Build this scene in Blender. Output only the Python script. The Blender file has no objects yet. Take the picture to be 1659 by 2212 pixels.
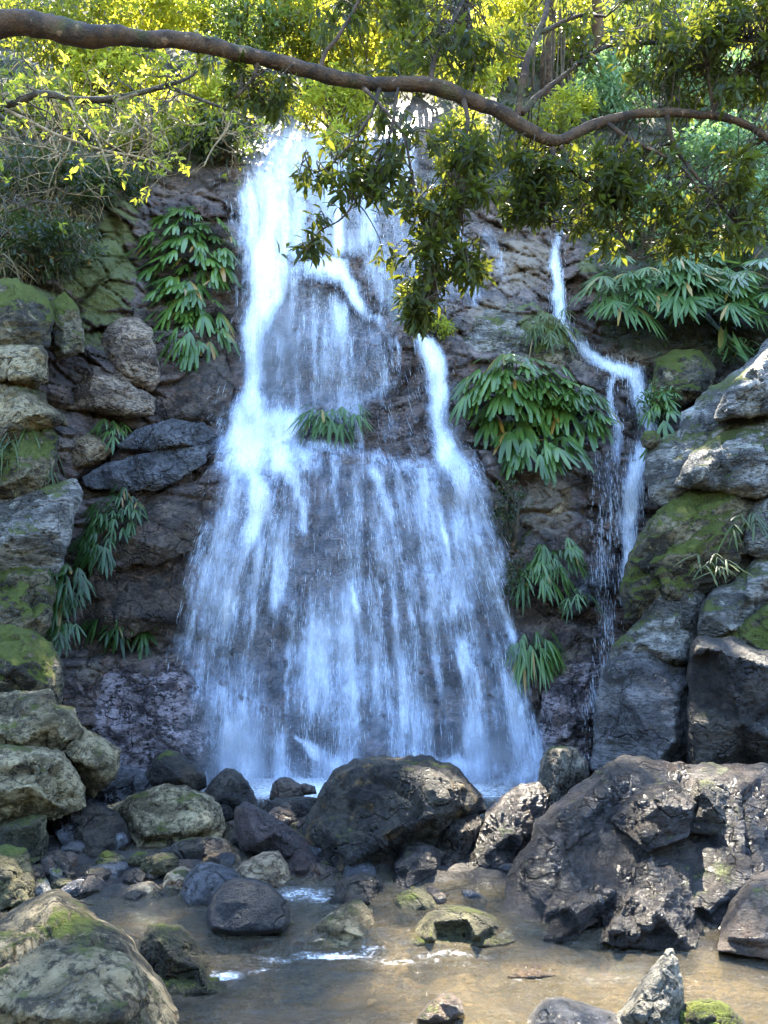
import bpy, math, random
import numpy as np
from mathutils import Vector, geometry

R = math.radians
SC = bpy.context.scene
COL = SC.collection

# ------------------------------------------------------------------ camera, light, exposure
PITCH = R(8.0)
FPX = 1703.0                      # focal length in the units of the photograph's sketch grid (1659 x 2212)
CX, CY = 829.5, 1106.0
CAMZ = 1.6
cam_d = bpy.data.cameras.new('camera')
cam = bpy.data.objects.new('camera', cam_d)
COL.objects.link(cam)
cam.location = (0, 0, CAMZ)
cam.rotation_euler = (R(90) + PITCH, 0, 0)
cam_d.sensor_fit = 'VERTICAL'
cam_d.sensor_height = 24.0
cam_d.lens = 24.0 * FPX / 2212.0
cam_d.clip_start = 0.05
cam_d.clip_end = 500
SC.camera = cam

SUN_EL, SUN_AZ = R(57.0), R(7.0)  # azimuth from +Y towards +X: the sun stands behind the cliff
world = bpy.data.worlds.new('World')
SC.world = world
world.use_nodes = True
wn = world.node_tree
sky = wn.nodes.new('ShaderNodeTexSky')
sky.sky_type = 'NISHITA'
sky.sun_disc = False
sky.sun_elevation = SUN_EL
sky.sun_rotation = SUN_AZ
sky.air_density = 1.2
sky.dust_density = 0.3
sky.ozone_density = 4.0
wn.links.new(sky.outputs[0], wn.nodes['Background'].inputs[0])
wn.nodes['Background'].inputs[1].default_value = 0.15
sun_d = bpy.data.lights.new('sun', 'SUN')
sun_d.energy = 5.0
sun_d.angle = R(0.53)
sun_d.color = (1.0, 0.91, 0.74)
sun = bpy.data.objects.new('sun', sun_d)
COL.objects.link(sun)
SDIR = Vector((math.sin(SUN_AZ) * math.cos(SUN_EL), math.cos(SUN_AZ) * math.cos(SUN_EL), math.sin(SUN_EL)))
sun.rotation_euler = (-SDIR).to_track_quat('-Z', 'Y').to_euler()
sun.location = SDIR * 60
SC.view_settings.view_transform = 'Standard'
SC.view_settings.look = 'None'
SC.view_settings.exposure = 3.25
SC.view_settings.gamma = 1.0
SC.render.engine = 'CYCLES'
cy = SC.cycles
cy.max_bounces = 8
cy.diffuse_bounces = 3
cy.glossy_bounces = 2
cy.transmission_bounces = 4
cy.transparent_max_bounces = 24
cy.use_denoising = True
cy.caustics_reflective = False
cy.caustics_refractive = False
cy.sample_clamp_indirect = 6.0

# ------------------------------------------------------------------ small maths
CP, SP = math.cos(PITCH), math.sin(PITCH)


def P(u, v, Y):
    """grid position (u, v) at distance Y in front of the camera -> world points (N,3)"""
    u = np.asarray(u, float); v = np.asarray(v, float); Y = np.asarray(Y, float)
    dx = (u - CX) / FPX
    dy = (CY - v) / FPX
    t = Y / (CP - dy * SP)
    return np.stack([dx * t, Y + 0 * dx, CAMZ + t * (SP + dy * CP)], -1)


def Yz(v, z=0.0):
    """distance at which grid row v meets height z"""
    dy = (CY - v) / FPX
    return (z - CAMZ) * (CP - dy * SP) / (SP + dy * CP)


_rs = np.random.RandomState(7)
_perm = np.concatenate([_rs.permutation(256)] * 3)
_grad = _rs.normal(size=(256, 3)); _grad /= np.linalg.norm(_grad, axis=1)[:, None]
_rand = _rs.rand(256, 6)


def perlin(p):
    p = np.asarray(p, float)
    i = np.floor(p).astype(int); f = p - i
    w = f * f * f * (f * (f * 6 - 15) + 10)
    i &= 255
    out = 0
    for a in (0, 1):
        for b in (0, 1):
            for c in (0, 1):
                h = _perm[_perm[_perm[(i[:, 0] + a) & 255] + ((i[:, 1] + b) & 255)] + ((i[:, 2] + c) & 255)]
                g = _grad[h]
                d = (g * (f - np.array([a, b, c]))).sum(1)
                wt = (w[:, 0] if a else 1 - w[:, 0]) * (w[:, 1] if b else 1 - w[:, 1]) * (w[:, 2] if c else 1 - w[:, 2])
                out = out + wt * d
    return out * 1.6


def fbm(p, octv=4, gain=.5, lac=2.1, ridged=False):
    s = 0; a = 1.0; p = np.asarray(p, float).copy()
    for o in range(octv):
        n = perlin(p + 17.3 * o)
        if ridged: n = 1 - 2 * np.abs(n)
        s = s + a * n
        a *= gain; p = p * lac
    return s


def cells(p):
    """Worley: nearest two distances, offset vector to the nearest cell and its hash"""
    p = np.asarray(p, float)
    i = np.floor(p).astype(int); f = p - i
    n = len(p)
    F1 = np.full(n, 9.0); F2 = np.full(n, 9.0); D = np.zeros((n, 3)); H = np.zeros(n, int)
    for a in (-1, 0, 1):
        for b in (-1, 0, 1):
            for c in (-1, 0, 1):
                h = _perm[_perm[_perm[(i[:, 0] + a) & 255] + ((i[:, 1] + b) & 255)] + ((i[:, 2] + c) & 255)]
                d = f - (np.array([a, b, c]) + _rand[h, :3])
                r = (d * d).sum(1)
                m = r < F1
                F2 = np.where(m, F1, np.minimum(F2, r))
                F1 = np.where(m, r, F1); D[m] = d[m]; H[m] = h[m]
    return np.sqrt(F1), np.sqrt(F2), D, H


def facets(p, tilt=.5, off=.3):
    """blocky relief: every cell is a tilted plane of its own; second value is 0 on the cracks"""
    F1, F2, D, H = cells(p)
    g = _rand[H, 3:6] - .5
    return (D * g).sum(1) * 2 * tilt + (_rand[H, 0] - .5) * 2 * off, np.clip((F2 - F1) / .12, 0, 1)


def sstep(a, b, x):
    t = np.clip((x - a) / (b - a), 0, 1)
    return t * t * (3 - 2 * t)


def tri_interp(ctrl, q):
    """linear interpolation of ctrl rows (u, v, val) at q (N,2)"""
    ctrl = np.asarray(ctrl, float)
    r = geometry.delaunay_2d_cdt([Vector((a, b)) for a, b in ctrl[:, :2]], [], [], 0, 1e-6)
    vs = np.array([tuple(x) for x in r[0]])
    val = np.array([ctrl[ids[0], 2] for ids in r[3]])
    out = np.full(len(q), np.nan)
    for f in r[2]:
        a, b, c = vs[f[0]], vs[f[1]], vs[f[2]]
        lo = np.minimum(np.minimum(a, b), c) - 1e-6; hi = np.maximum(np.maximum(a, b), c) + 1e-6
        k = np.nonzero((q[:, 0] >= lo[0]) & (q[:, 0] <= hi[0]) & (q[:, 1] >= lo[1]) & (q[:, 1] <= hi[1]))[0]
        if not len(k): continue
        d = (b[1] - c[1]) * (a[0] - c[0]) + (c[0] - b[0]) * (a[1] - c[1])
        if abs(d) < 1e-9: continue
        x = q[k]
        l1 = ((b[1] - c[1]) * (x[:, 0] - c[0]) + (c[0] - b[0]) * (x[:, 1] - c[1])) / d
        l2 = ((c[1] - a[1]) * (x[:, 0] - c[0]) + (a[0] - c[0]) * (x[:, 1] - c[1])) / d
        l3 = 1 - l1 - l2
        m = (l1 > -1e-4) & (l2 > -1e-4) & (l3 > -1e-4)
        out[k[m]] = l1[m] * val[f[0]] + l2[m] * val[f[1]] + l3[m] * val[f[2]]
    bad = np.isnan(out)
    if bad.any():
        for k in np.nonzero(bad)[0]:
            out[k] = ctrl[((ctrl[:, :2] - q[k]) ** 2).sum(1).argmin(), 2]
    return out


def seg_dist(q, poly, closed=True):
    """distance to a polyline, the parameter along it"""
    poly = np.asarray(poly, float)
    a = poly; b = np.roll(poly, -1, 0)
    if not closed: a, b = poly[:-1], poly[1:]
    best = np.full(len(q), 1e9); par = np.zeros(len(q))
    for k in range(len(a)):
        d = b[k, :2] - a[k, :2]; L = (d * d).sum() + 1e-12
        t = np.clip(((q - a[k, :2]) @ d) / L, 0, 1)
        r = np.hypot(*(q - a[k, :2] - t[:, None] * d).T)
        m = r < best
        best[m] = r[m]; par[m] = k + t[m]
    return best, par


def inside(q, poly):
    poly = np.asarray(poly, float)[:, :2]
    c = np.zeros(len(q), bool)
    for k in range(len(poly)):
        a, b = poly[k], poly[k - 1]
        if a[1] == b[1]: continue
        m = ((a[1] > q[:, 1]) != (b[1] > q[:, 1])) & (q[:, 0] < (b[0] - a[0]) * (q[:, 1] - a[1]) / (b[1] - a[1]) + a[0])
        c ^= m
    return c


# ------------------------------------------------------------------ mesh and object helpers
def mesh_np(name, V, F, mat=None, smooth=True, attrs=None, mats=None, midx=None):
    """F: list of int arrays (n,3) / (n,4)"""
    me = bpy.data.meshes.new(name)
    if isinstance(F, np.ndarray): F = [F]
    F = [f for f in F if len(f)]
    V = np.asarray(V, np.float32)
    me.vertices.add(len(V)); me.vertices.foreach_set('co', V.ravel())
    loops = np.concatenate([f.ravel() for f in F]).astype(np.int32)
    tot = np.concatenate([np.full(len(f), f.shape[1]) for f in F]).astype(np.int32)
    start = np.concatenate([[0], np.cumsum(tot)[:-1]]).astype(np.int32)
    me.loops.add(len(loops)); me.loops.foreach_set('vertex_index', loops)
    me.polygons.add(len(tot)); me.polygons.foreach_set('loop_start', start)
    try: me.polygons.foreach_set('loop_total', tot)
    except Exception: pass
    me.update(calc_edges=True)
    me.polygons.foreach_set('use_smooth', np.full(len(tot), bool(smooth)))
    for k, a in (attrs or {}).items():
        a = np.asarray(a, np.float32)
        if a.ndim == 1:
            at = me.attributes.new(k, 'FLOAT', 'POINT'); at.data.foreach_set('value', a)
        else:
            at = me.attributes.new(k, 'FLOAT_VECTOR', 'POINT'); at.data.foreach_set('vector', a.ravel())
    if mat: me.materials.append(mat)
    for m in (mats or ()): me.materials.append(m)
    if midx is not None: me.polygons.foreach_set('material_index', np.asarray(midx, np.int32))
    return me


def put(name, me, parent=None, loc=None):
    o = bpy.data.objects.new(name, me)
    COL.objects.link(o)
    if loc is not None: o.location = loc
    if parent: o.parent = parent
    return o


def empty(name, loc):
    o = bpy.data.objects.new(name, None)
    COL.objects.link(o); o.location = loc; o.empty_display_size = .2
    return o


def tag(o, label=None, cat=None, group=None, kind=None):
    if label: o['label'] = label
    if cat: o['category'] = cat
    if group: o['group'] = group
    if kind: o['kind'] = kind
    return o


class Geo:
    """collects pieces of geometry for one mesh"""
    def __init__(s): s.V = []; s.T = []; s.Q = []; s.n = 0
    def add(s, V, T=None, Q=None):
        V = np.asarray(V, float).reshape(-1, 3)
        if T is not None and len(T): s.T.append(np.asarray(T, int) + s.n)
        if Q is not None and len(Q): s.Q.append(np.asarray(Q, int) + s.n)
        s.V.append(V); s.n += len(V)
    def build(s, name, mat, parent=None, origin=(0, 0, 0), smooth=True):
        V = np.concatenate(s.V) - np.asarray(origin)
        F = []
        if s.T: F.append(np.concatenate(s.T))
        if s.Q: F.append(np.concatenate(s.Q))
        me = mesh_np(name, V, F, mat, smooth)
        return put(name, me, parent, None if parent else origin)


def norm(a):
    return a / (np.linalg.norm(a, axis=-1, keepdims=True) + 1e-12)


def resample(pts, step):
    pts = np.asarray(pts, float)
    L = np.concatenate([[0], np.cumsum(np.linalg.norm(np.diff(pts[:, :3], axis=0), axis=1))])
    n = max(2, int(L[-1] / step) + 1)
    t = np.linspace(0, L[-1], n)
    return np.stack([np.interp(t, L, pts[:, k]) for k in range(pts.shape[1])], -1)


def catmull(pts, per=6):
    pts = np.asarray(pts, float)
    p = np.vstack([2 * pts[0] - pts[1], pts, 2 * pts[-1] - pts[-2]])
    out = []
    for k in range(1, len(p) - 2):
        for t in np.linspace(0, 1, per, endpoint=False):
            a, b, c, d = p[k - 1], p[k], p[k + 1], p[k + 2]
            out.append(.5 * (2 * b + (c - a) * t + (2 * a - 5 * b + 4 * c - d) * t * t + (3 * b - a - 3 * c + d) * t ** 3))
    out.append(p[-2])
    return np.array(out)


def tube(g, pts, rad, sides=8, rough=0.0, freq=6.0):
    """tapered tube along pts into Geo g"""
    pts = np.asarray(pts, float); rad = np.broadcast_to(np.asarray(rad, float), (len(pts),))
    T = norm(np.gradient(pts, axis=0))
    ref = np.array([0.03, .2, 1.0]) if abs(T[0, 2]) < .8 else np.array([1.0, .1, 0])
    A = np.zeros_like(T); A[0] = norm(np.cross(T[0], ref))
    for k in range(1, len(T)):
        x = A[k - 1] - T[k] * (A[k - 1] @ T[k]); A[k] = x / (np.linalg.norm(x) + 1e-9)
    B = np.cross(T, A)
    th = np.linspace(0, 2 * np.pi, sides, endpoint=False)
    V = pts[:, None] + rad[:, None, None] * (np.cos(th)[None, :, None] * A[:, None] + np.sin(th)[None, :, None] * B[:, None])
    if rough:
        nrm = norm(V - pts[:, None])
        d = fbm(V.reshape(-1, 3) * freq, 4).reshape(V.shape[:2])
        V = V + nrm * (d * rad[:, None] * rough)[..., None]
    n, s = len(pts), sides
    i = np.arange(n - 1)[:, None] * s; j = np.arange(s)[None]
    Q = np.stack([i + j, i + (j + 1) % s, i + s + (j + 1) % s, i + s + j], -1).reshape(-1, 4)
    V = np.concatenate([V.reshape(-1, 3), pts[[0, -1]]])
    cap0 = np.stack([np.full(s, n * s), (np.arange(s) + 1) % s, np.arange(s)], -1)
    cap1 = np.stack([np.full(s, n * s + 1), (n - 1) * s + np.arange(s), (n - 1) * s + (np.arange(s) + 1) % s], -1)
    g.add(V, np.concatenate([cap0, cap1]), Q)


def leaves(g, base, direc, up, length, width, fold=.12, droop=.15):
    """many pointed leaves, 8 points each, into Geo g. base/direc/up (N,3), length/width (N,)"""
    n = len(base)
    d = norm(direc); s = norm(np.cross(d, up)); w = np.cross(s, d)
    length = np.broadcast_to(length, (n,)); width = np.broadcast_to(width, (n,))
    prof = [(0, 0, 0), (.3, .40, fold), (.65, .38, fold), (1, 0, 0), (.65, -.38, fold), (.3, -.40, fold), (.33, 0, 0), (.66, 0, 0)]
    V = []
    for (t, x, z) in prof:
        q = base + d * (t * length)[:, None] + s * (x * width)[:, None] + w * (z * width - droop * t * t * length)[:, None]
        V.append(q)
    V = np.stack(V, 1).reshape(-1, 3)
    o = np.arange(n)[:, None] * 8
    T = np.concatenate([o + np.array(t) for t in ([0, 1, 6], [0, 6, 5], [7, 2, 3], [4, 7, 3])])
    Q = np.concatenate([o + np.array(t) for t in ([6, 1, 2, 7], [5, 6, 7, 4])])
    g.add(V, T, Q)


def rosettes(g, rs, cen, tdir, per, length, width, spread=1.0, down=.35, jit=.03):
    """leaf whorls at twig ends"""
    n = len(cen)
    k = np.repeat(np.arange(n), per)
    m = len(k)
    rad = norm(rs.normal(size=(m, 3)))
    d = norm(tdir[k] * .5 + rad * spread + np.array([0, 0, -down]))
    up = norm(rs.normal(size=(m, 3)) * .55 + np.array([0, -.3, 1.0]))
    b = cen[k] + rs.normal(size=(m, 3)) * jit
    L = length * rs.uniform(.6, 1.25, m)
    leaves(g, b, d, up, L, L * width / length * rs.uniform(.8, 1.2, m), fold=.18, droop=rs.uniform(.0, .35, m))


# ------------------------------------------------------------------ materials
class N:
    """tiny node helper"""
    def __init__(s, name, disp=False):
        s.m = bpy.data.materials.new(name); s.m.use_nodes = True
        s.t = s.m.node_tree; s.t.nodes.clear()
        s.out = s.t.nodes.new('ShaderNodeOutputMaterial')
    def n(s, ty, **kw):
        x = s.t.nodes.new(ty)
        for k, v in kw.items():
            if hasattr(x, k) and not k.startswith('i_'): setattr(x, k, v)
        return x
    def set(s, sock, v):
        if hasattr(v, 'is_output') or isinstance(v, bpy.types.NodeSocket): s.t.links.new(v, sock)
        else: sock.default_value = v
    def pos(s): return s.n('ShaderNodeNewGeometry').outputs['Position']
    def noise(s, vec, scale, det=4, rough=.55, dist=0.0):
        x = s.n('ShaderNodeTexNoise'); s.set(x.inputs['Vector'], vec)
        x.inputs['Scale'].default_value = scale; x.inputs['Detail'].default_value = det
        x.inputs['Roughness'].default_value = rough; x.inputs['Distortion'].default_value = dist
        return x.outputs['Fac']
    def vor(s, vec, scale, feat='F1'):
        x = s.n('ShaderNodeTexVoronoi', feature=feat); s.set(x.inputs['Vector'], vec)
        x.inputs['Scale'].default_value = scale
        return x.outputs['Distance']
    def map(s, v, a, b, c=0., d=1., smooth=True):
        x = s.n('ShaderNodeMapRange', interpolation_type='SMOOTHSTEP' if smooth else 'LINEAR')
        s.set(x.inputs[0], v); s.set(x.inputs[1], a); s.set(x.inputs[2], b); s.set(x.inputs[3], c); s.set(x.inputs[4], d)
        return x.outputs[0]
    def math(s, op, a, b=0., c=0.):
        x = s.n('ShaderNodeMath', operation=op); s.set(x.inputs[0], a); s.set(x.inputs[1], b); s.set(x.inputs[2], c)
        return x.outputs[0]
    def vmath(s, op, a, b):
        x = s.n('ShaderNodeVectorMath', operation=op); s.set(x.inputs[0], a); s.set(x.inputs[1], b)
        return x.outputs[0]
    def mix(s, f, a, b):
        x = s.n('ShaderNodeMix', data_type='RGBA'); s.set(x.inputs[0], f); s.set(x.inputs[6], a); s.set(x.inputs[7], b)
        return x.outputs[2]
    def attr(s, name, vec=False):
        x = s.n('ShaderNodeAttribute', attribute_name=name)
        return x.outputs['Vector' if vec else 'Fac']
    def bump(s, h, dist, strength=1.0, nrm=None):
        x = s.n('ShaderNodeBump'); s.set(x.inputs['Height'], h); x.inputs['Distance'].default_value = dist
        x.inputs['Strength'].default_value = strength
        if nrm: s.set(x.inputs['Normal'], nrm)
        return x.outputs[0]
    def end(s, shader):
        s.t.links.new(shader, s.out.inputs[0]); return s.m


def C(*a): return (*a, 1.0)


def rock_nodes(k, dark, light, stain, moss, rough, strata, wetfac=None, mossattr=None, scale=1.0, speck=.5, veins=1.0):
    """colour, roughness, normal of a rock"""
    p = k.pos()
    mp = k.n('ShaderNodeMapping'); k.set(mp.inputs['Vector'], p)
    mp.inputs['Rotation'].default_value = (R(18), R(-32), R(12)); mp.inputs['Scale'].default_value = (1, 1, strata)
    ps = mp.outputs[0]
    n1 = k.noise(ps, 1.7 * scale, 9, .62, .4)
    n2 = k.noise(p, 4.2 * scale, 7, .65, .8)
    n3 = k.noise(ps, 16 * scale, 8, .7)
    n4 = k.noise(p, 55, 4, .7)
    base = k.mix(k.map(n1, .41, .59), dark, light)
    base = k.mix(k.math('MULTIPLY', k.map(n2, .52, .68), .8), base, stain)
    dk = tuple(x * .35 for x in dark[:3]) + (1,)
    base = k.mix(k.math('MULTIPLY', k.map(n3, .53, .41), min(1, speck * 1.5)), base, dk)
    lt = tuple(min(.7, x * 1.6 + .03) for x in light[:3]) + (1,)
    base = k.mix(k.math('MULTIPLY', k.map(n4, .58, .70), speck * .7), base, lt)
    base = k.mix(k.math('MULTIPLY', k.map(k.noise(p, 5.5 * scale, 9, .72, .5), .57, .63), speck), base, lt)
    # fine mineral veins
    wob = k.n('ShaderNodeTexNoise'); k.set(wob.inputs['Vector'], p)
    wob.inputs['Scale'].default_value = 2.5; wob.inputs['Detail'].default_value = 4
    v = k.vor(k.vmath('ADD', p, wob.outputs['Color']), 1.3 * scale, 'DISTANCE_TO_EDGE')
    base = k.mix(k.map(v, .014, .0, 0, .6 * veins), base, dk)
    geo = k.n('ShaderNodeNewGeometry')
    sx = k.n('ShaderNodeSeparateXYZ'); k.set(sx.inputs[0], geo.outputs['Normal'])
    m = None
    if moss > 0 or mossattr:
        mn = k.noise(p, 2.3 * scale, 8, .68)
        mm = k.math('ADD', k.math('MULTIPLY', sx.outputs[2], .28), mn)
        if mossattr: mm = k.math('ADD', mm, k.math('MULTIPLY', k.attr(mossattr), .8)); th = .95
        else: th = .90 - .45 * moss
        m = k.map(mm, th - .03, th + .09)
        mg = k.mix(k.noise(p, 9, 6, .7), C(.05, .066, .010), C(.22, .26, .032))
        base = k.mix(k.math('MULTIPLY', m, .9), base, mg)
    ro = k.map(k.noise(p, 3.1, 6, .6), .35, .68, rough[0], rough[1])
    if m is not None: ro = k.math('ADD', ro, k.math('MULTIPLY', m, .4))
    h = k.math('ADD', k.math('MULTIPLY', n3, .6), k.math('MULTIPLY', n4, .22))
    h = k.math('ADD', h, k.math('MULTIPLY', k.noise(ps, 6 * scale, 6, .6), .8))
    h = k.math('SUBTRACT', h, k.map(v, .03, .0, 0, .5 * veins))
    if m is not None: h = k.math('ADD', h, k.math('MULTIPLY', m, k.math('ADD', k.math('MULTIPLY', k.noise(p, 75, 3, .7), .9), .25)))
    nr = k.bump(h, .11, 1.0)
    return base, ro, nr, sx


def rock_mat(name, dark, light, stain=(.2, .13, .06), moss=0.0, rough=(.45, .85), strata=2.0, spec=.5, speck=.5, scale=1.0):
    k = N(name)
    base, ro, nr, _ = rock_nodes(k, C(*dark), C(*light), C(*stain), moss, rough, strata, speck=speck, scale=scale)
    b = k.n('ShaderNodeBsdfPrincipled')
    k.set(b.inputs['Base Color'], base); k.set(b.inputs['Roughness'], ro); k.set(b.inputs['Normal'], nr)
    b.inputs['Specular IOR Level'].default_value = spec
    return k.end(b.outputs[0])


def leaf_mat(name, c1, c2, trans=.45, tcol=None, rough=.42, old=None, spec=.45):
    k = N(name)
    g = k.n('ShaderNodeNewGeometry')
    r = g.outputs['Random Per Island']
    col = k.mix(r, C(*c1), C(*c2))
    col = k.mix(k.map(k.noise(g.outputs['Position'], 2.2, 3), .4, .65, 0, .55), col, C(*[x * .55 for x in c1]))
    if old:
        r2 = k.math('FRACT', k.math('MULTIPLY', r, 37.7))
        col = k.mix(k.map(r2, .955, .96), col, C(*old))
    b = k.n('ShaderNodeBsdfPrincipled')
    k.set(b.inputs['Base Color'], col); b.inputs['Roughness'].default_value = rough
    b.inputs['Specular IOR Level'].default_value = spec
    t = k.n('ShaderNodeBsdfTranslucent')
    tc = tcol or tuple(min(1, x * y) for x, y in zip(c2, (2.6, 2.2, 1.2)))
    k.set(t.inputs[0], k.mix(r, C(*tc), C(*[x * .75 for x in tc])))
    s = k.n('ShaderNodeMixShader'); s.inputs[0].default_value = trans
    k.t.links.new(b.outputs[0], s.inputs[1]); k.t.links.new(t.outputs[0], s.inputs[2])
    return k.end(s.outputs[0])


M = {}
M['black'] = rock_mat('dark_wet_rock', (.013, .010, .008), (.060, .048, .035), (.06, .04, .02), .12, (.28, .7), 2.0, .45)
M['round'] = rock_mat('smooth_black_rock', (.018, .018, .019), (.04, .04, .042), (.03, .03, .03), 0, (.4, .65), 1.0, .4, .3)
M['blue'] = rock_mat('wet_grey_rock', (.04, .042, .048), (.13, .13, .14), (.09, .08, .07), 0, (.16, .42), 1.6, .6)
M['brown'] = rock_mat('brown_rock', (.035, .025, .02), (.13, .095, .07), (.16, .09, .05), .1, (.3, .65), 2.0, .5)
M['red'] = rock_mat('reddish_rock', (.022, .014, .012), (.068, .044, .040), (.09, .04, .03), .0, (.25, .55), 3.0, .5)
M['pale'] = rock_mat('pale_dry_rock', (.085, .064, .030), (.42, .335, .19), (.13, .095, .04), .22, (.6, .92), 1.5, .3)
M['tan'] = rock_mat('tan_rock', (.17, .115, .065), (.44, .33, .20), (.25, .11, .05), .0, (.4, .8), 1.5, .35)
M['moss'] = rock_mat('mossy_rock', (.045, .04, .03), (.26, .215, .13), (.11, .09, .035), .72, (.55, .9), 1.6, .35)
M['grey'] = rock_mat('grey_mossy_rock', (.10, .093, .082), (.45, .42, .37), (.13, .10, .06), .42, (.38, .75), 3.2, .45)
M['slick'] = rock_mat('slick_wet_rock', (.014, .011, .009), (.062, .047, .038), (.07, .045, .028), .1, (.22, .5), 4.0, .6, .3)
M['olive'] = rock_mat('olive_rock', (.032, .029, .013), (.135, .118, .055), (.08, .07, .025), .3, (.5, .85), 1.6, .35)
M['slab'] = rock_mat('pale_sloping_rock', (.07, .065, .065), (.25, .235, .23), (.12, .10, .07), .12, (.3, .6), 3.5, .5, .5)
M['sunny'] = rock_mat('light_stone', (.10, .085, .06), (.36, .32, .25), (.14, .11, .05), .2, (.5, .8), 1.5, .4)
M['bigblack'] = rock_mat('black_stained_rock', (.013, .011, .009), (.055, .046, .032), (.22, .13, .04), .10, (.4, .8), 1.3, .4)
M['ledge'] = rock_mat('wet_brown_ledge', (.05, .032, .018), (.17, .11, .06), (.2, .11, .04), 0, (.14, .4), 1.5, .6)
M['fin'] = rock_mat('grey_dry_stone', (.09, .085, .07), (.27, .25, .20), (.12, .11, .06), .1, (.5, .85), 1.5, .35)
M['fore'] = rock_mat('pale_mossy_rock', (.05, .038, .016), (.40, .305, .165), (.045, .045, .02), .30, (.55, .9), 1.3, .35, .6)
M['cliffbrown'] = rock_mat('tan_brown_rock', (.13, .09, .065), (.40, .30, .21), (.16, .11, .07), .05, (.45, .8), 2.5, .4, .6)
M['cliffwet'] = rock_mat('purple_wet_rock', (.045, .032, .033), (.33, .27, .28), (.2, .11, .07), 0, (.16, .5), 2.2, .6, .7)

# ------------------------------------------------------------------ ground of the gorge
def water_level(Y):
    return .025 * sstep(4.08, 4.42, Y)


def build_ground():
    xs = np.concatenate([np.linspace(-40, -7, 24), np.linspace(-6.8, 6.8, 150), np.linspace(7, 40, 24)])
    ys = np.concatenate([np.linspace(-40, -2, 20), np.linspace(-1.8, 10.5, 150), np.linspace(11, 22, 12)])
    X, Y = np.meshgrid(xs, ys)
    p = np.stack([X.ravel(), Y.ravel(), 0 * X.ravel()], -1)
    c = -.1 + .25 * np.sin(p[:, 1] * .4)
    ax = np.abs(p[:, 0] - c)
    bank = .55 * sstep(2.4, 5.5, ax) + .45 * np.clip(ax - 5, 0, 40) * .8 + .2 * sstep(-1.6, -3.0, p[:, 0]) * sstep(4.5, 6.5, p[:, 1])
    z = water_level(p[:, 1]) - .085 + bank * sstep(-3, 3, p[:, 1] + 3) + .045 * fbm(p * .9, 4) + .03 * fbm(p * 4, 3) - .08 * sstep(6.6, 7.1, p[:, 1]) * sstep(9, 8, p[:, 1])
    chan = np.exp(-((p[:, 0] + .55) / .32) ** 2) * sstep(5.6, 5.2, p[:, 1])
    gap = sstep(4.75, 5.15, p[:, 1] + .35 * sstep(-1.0, -2.0, p[:, 0])) * (1 - chan) + sstep(.55, 1.3, p[:, 0]) * sstep(4.2, 4.7, p[:, 1]) * .8
    gap = np.clip(gap, 0, 1) * sstep(7.1, 6.6, p[:, 1] + .6 * np.abs(p[:, 0] + .3) * .0)
    z = z + gap * .085
    z = np.minimum(z, 14)
    f, cr = facets(p * 5.5, .3, .25)
    z = z + (.03 + .06 * gap) * f * (np.abs(p[:, 0]) < 7)
    p[:, 2] = z
    n, m = X.shape
    i = np.arange(n - 1)[:, None] * m + np.arange(m - 1)[None]
    Q = np.stack([i, i + 1, i + m + 1, i + m], -1).reshape(-1, 4)
    k = N('stream_bed')
    b1, r1, n1, _ = rock_nodes(k, C(.035, .029, .02), C(.22, .165, .09), C(.15, .09, .04), 0, (.35, .8), 1.0, speck=.7, scale=1.6, veins=0.0)
    n = k.noise(k.pos(), 6, 7, .7)
    b1 = k.mix(k.attr('rubble'), b1, k.mix(k.map(n, .35, .65), C(.012, .011, .010), C(.06, .05, .04)))  # darkened between boulders: wet stone, plus gap shadow put into the colour
    s = k.n('ShaderNodeBsdfPrincipled'); k.set(s.inputs['Base Color'], b1); k.set(s.inputs['Roughness'], r1); k.set(s.inputs['Normal'], n1)
    mt = k.end(s.outputs[0])
    o = put('ground', mesh_np('ground', p, Q, mt, True, {'rubble': gap}))
    tag(o, kind='structure')


build_ground()


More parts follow.
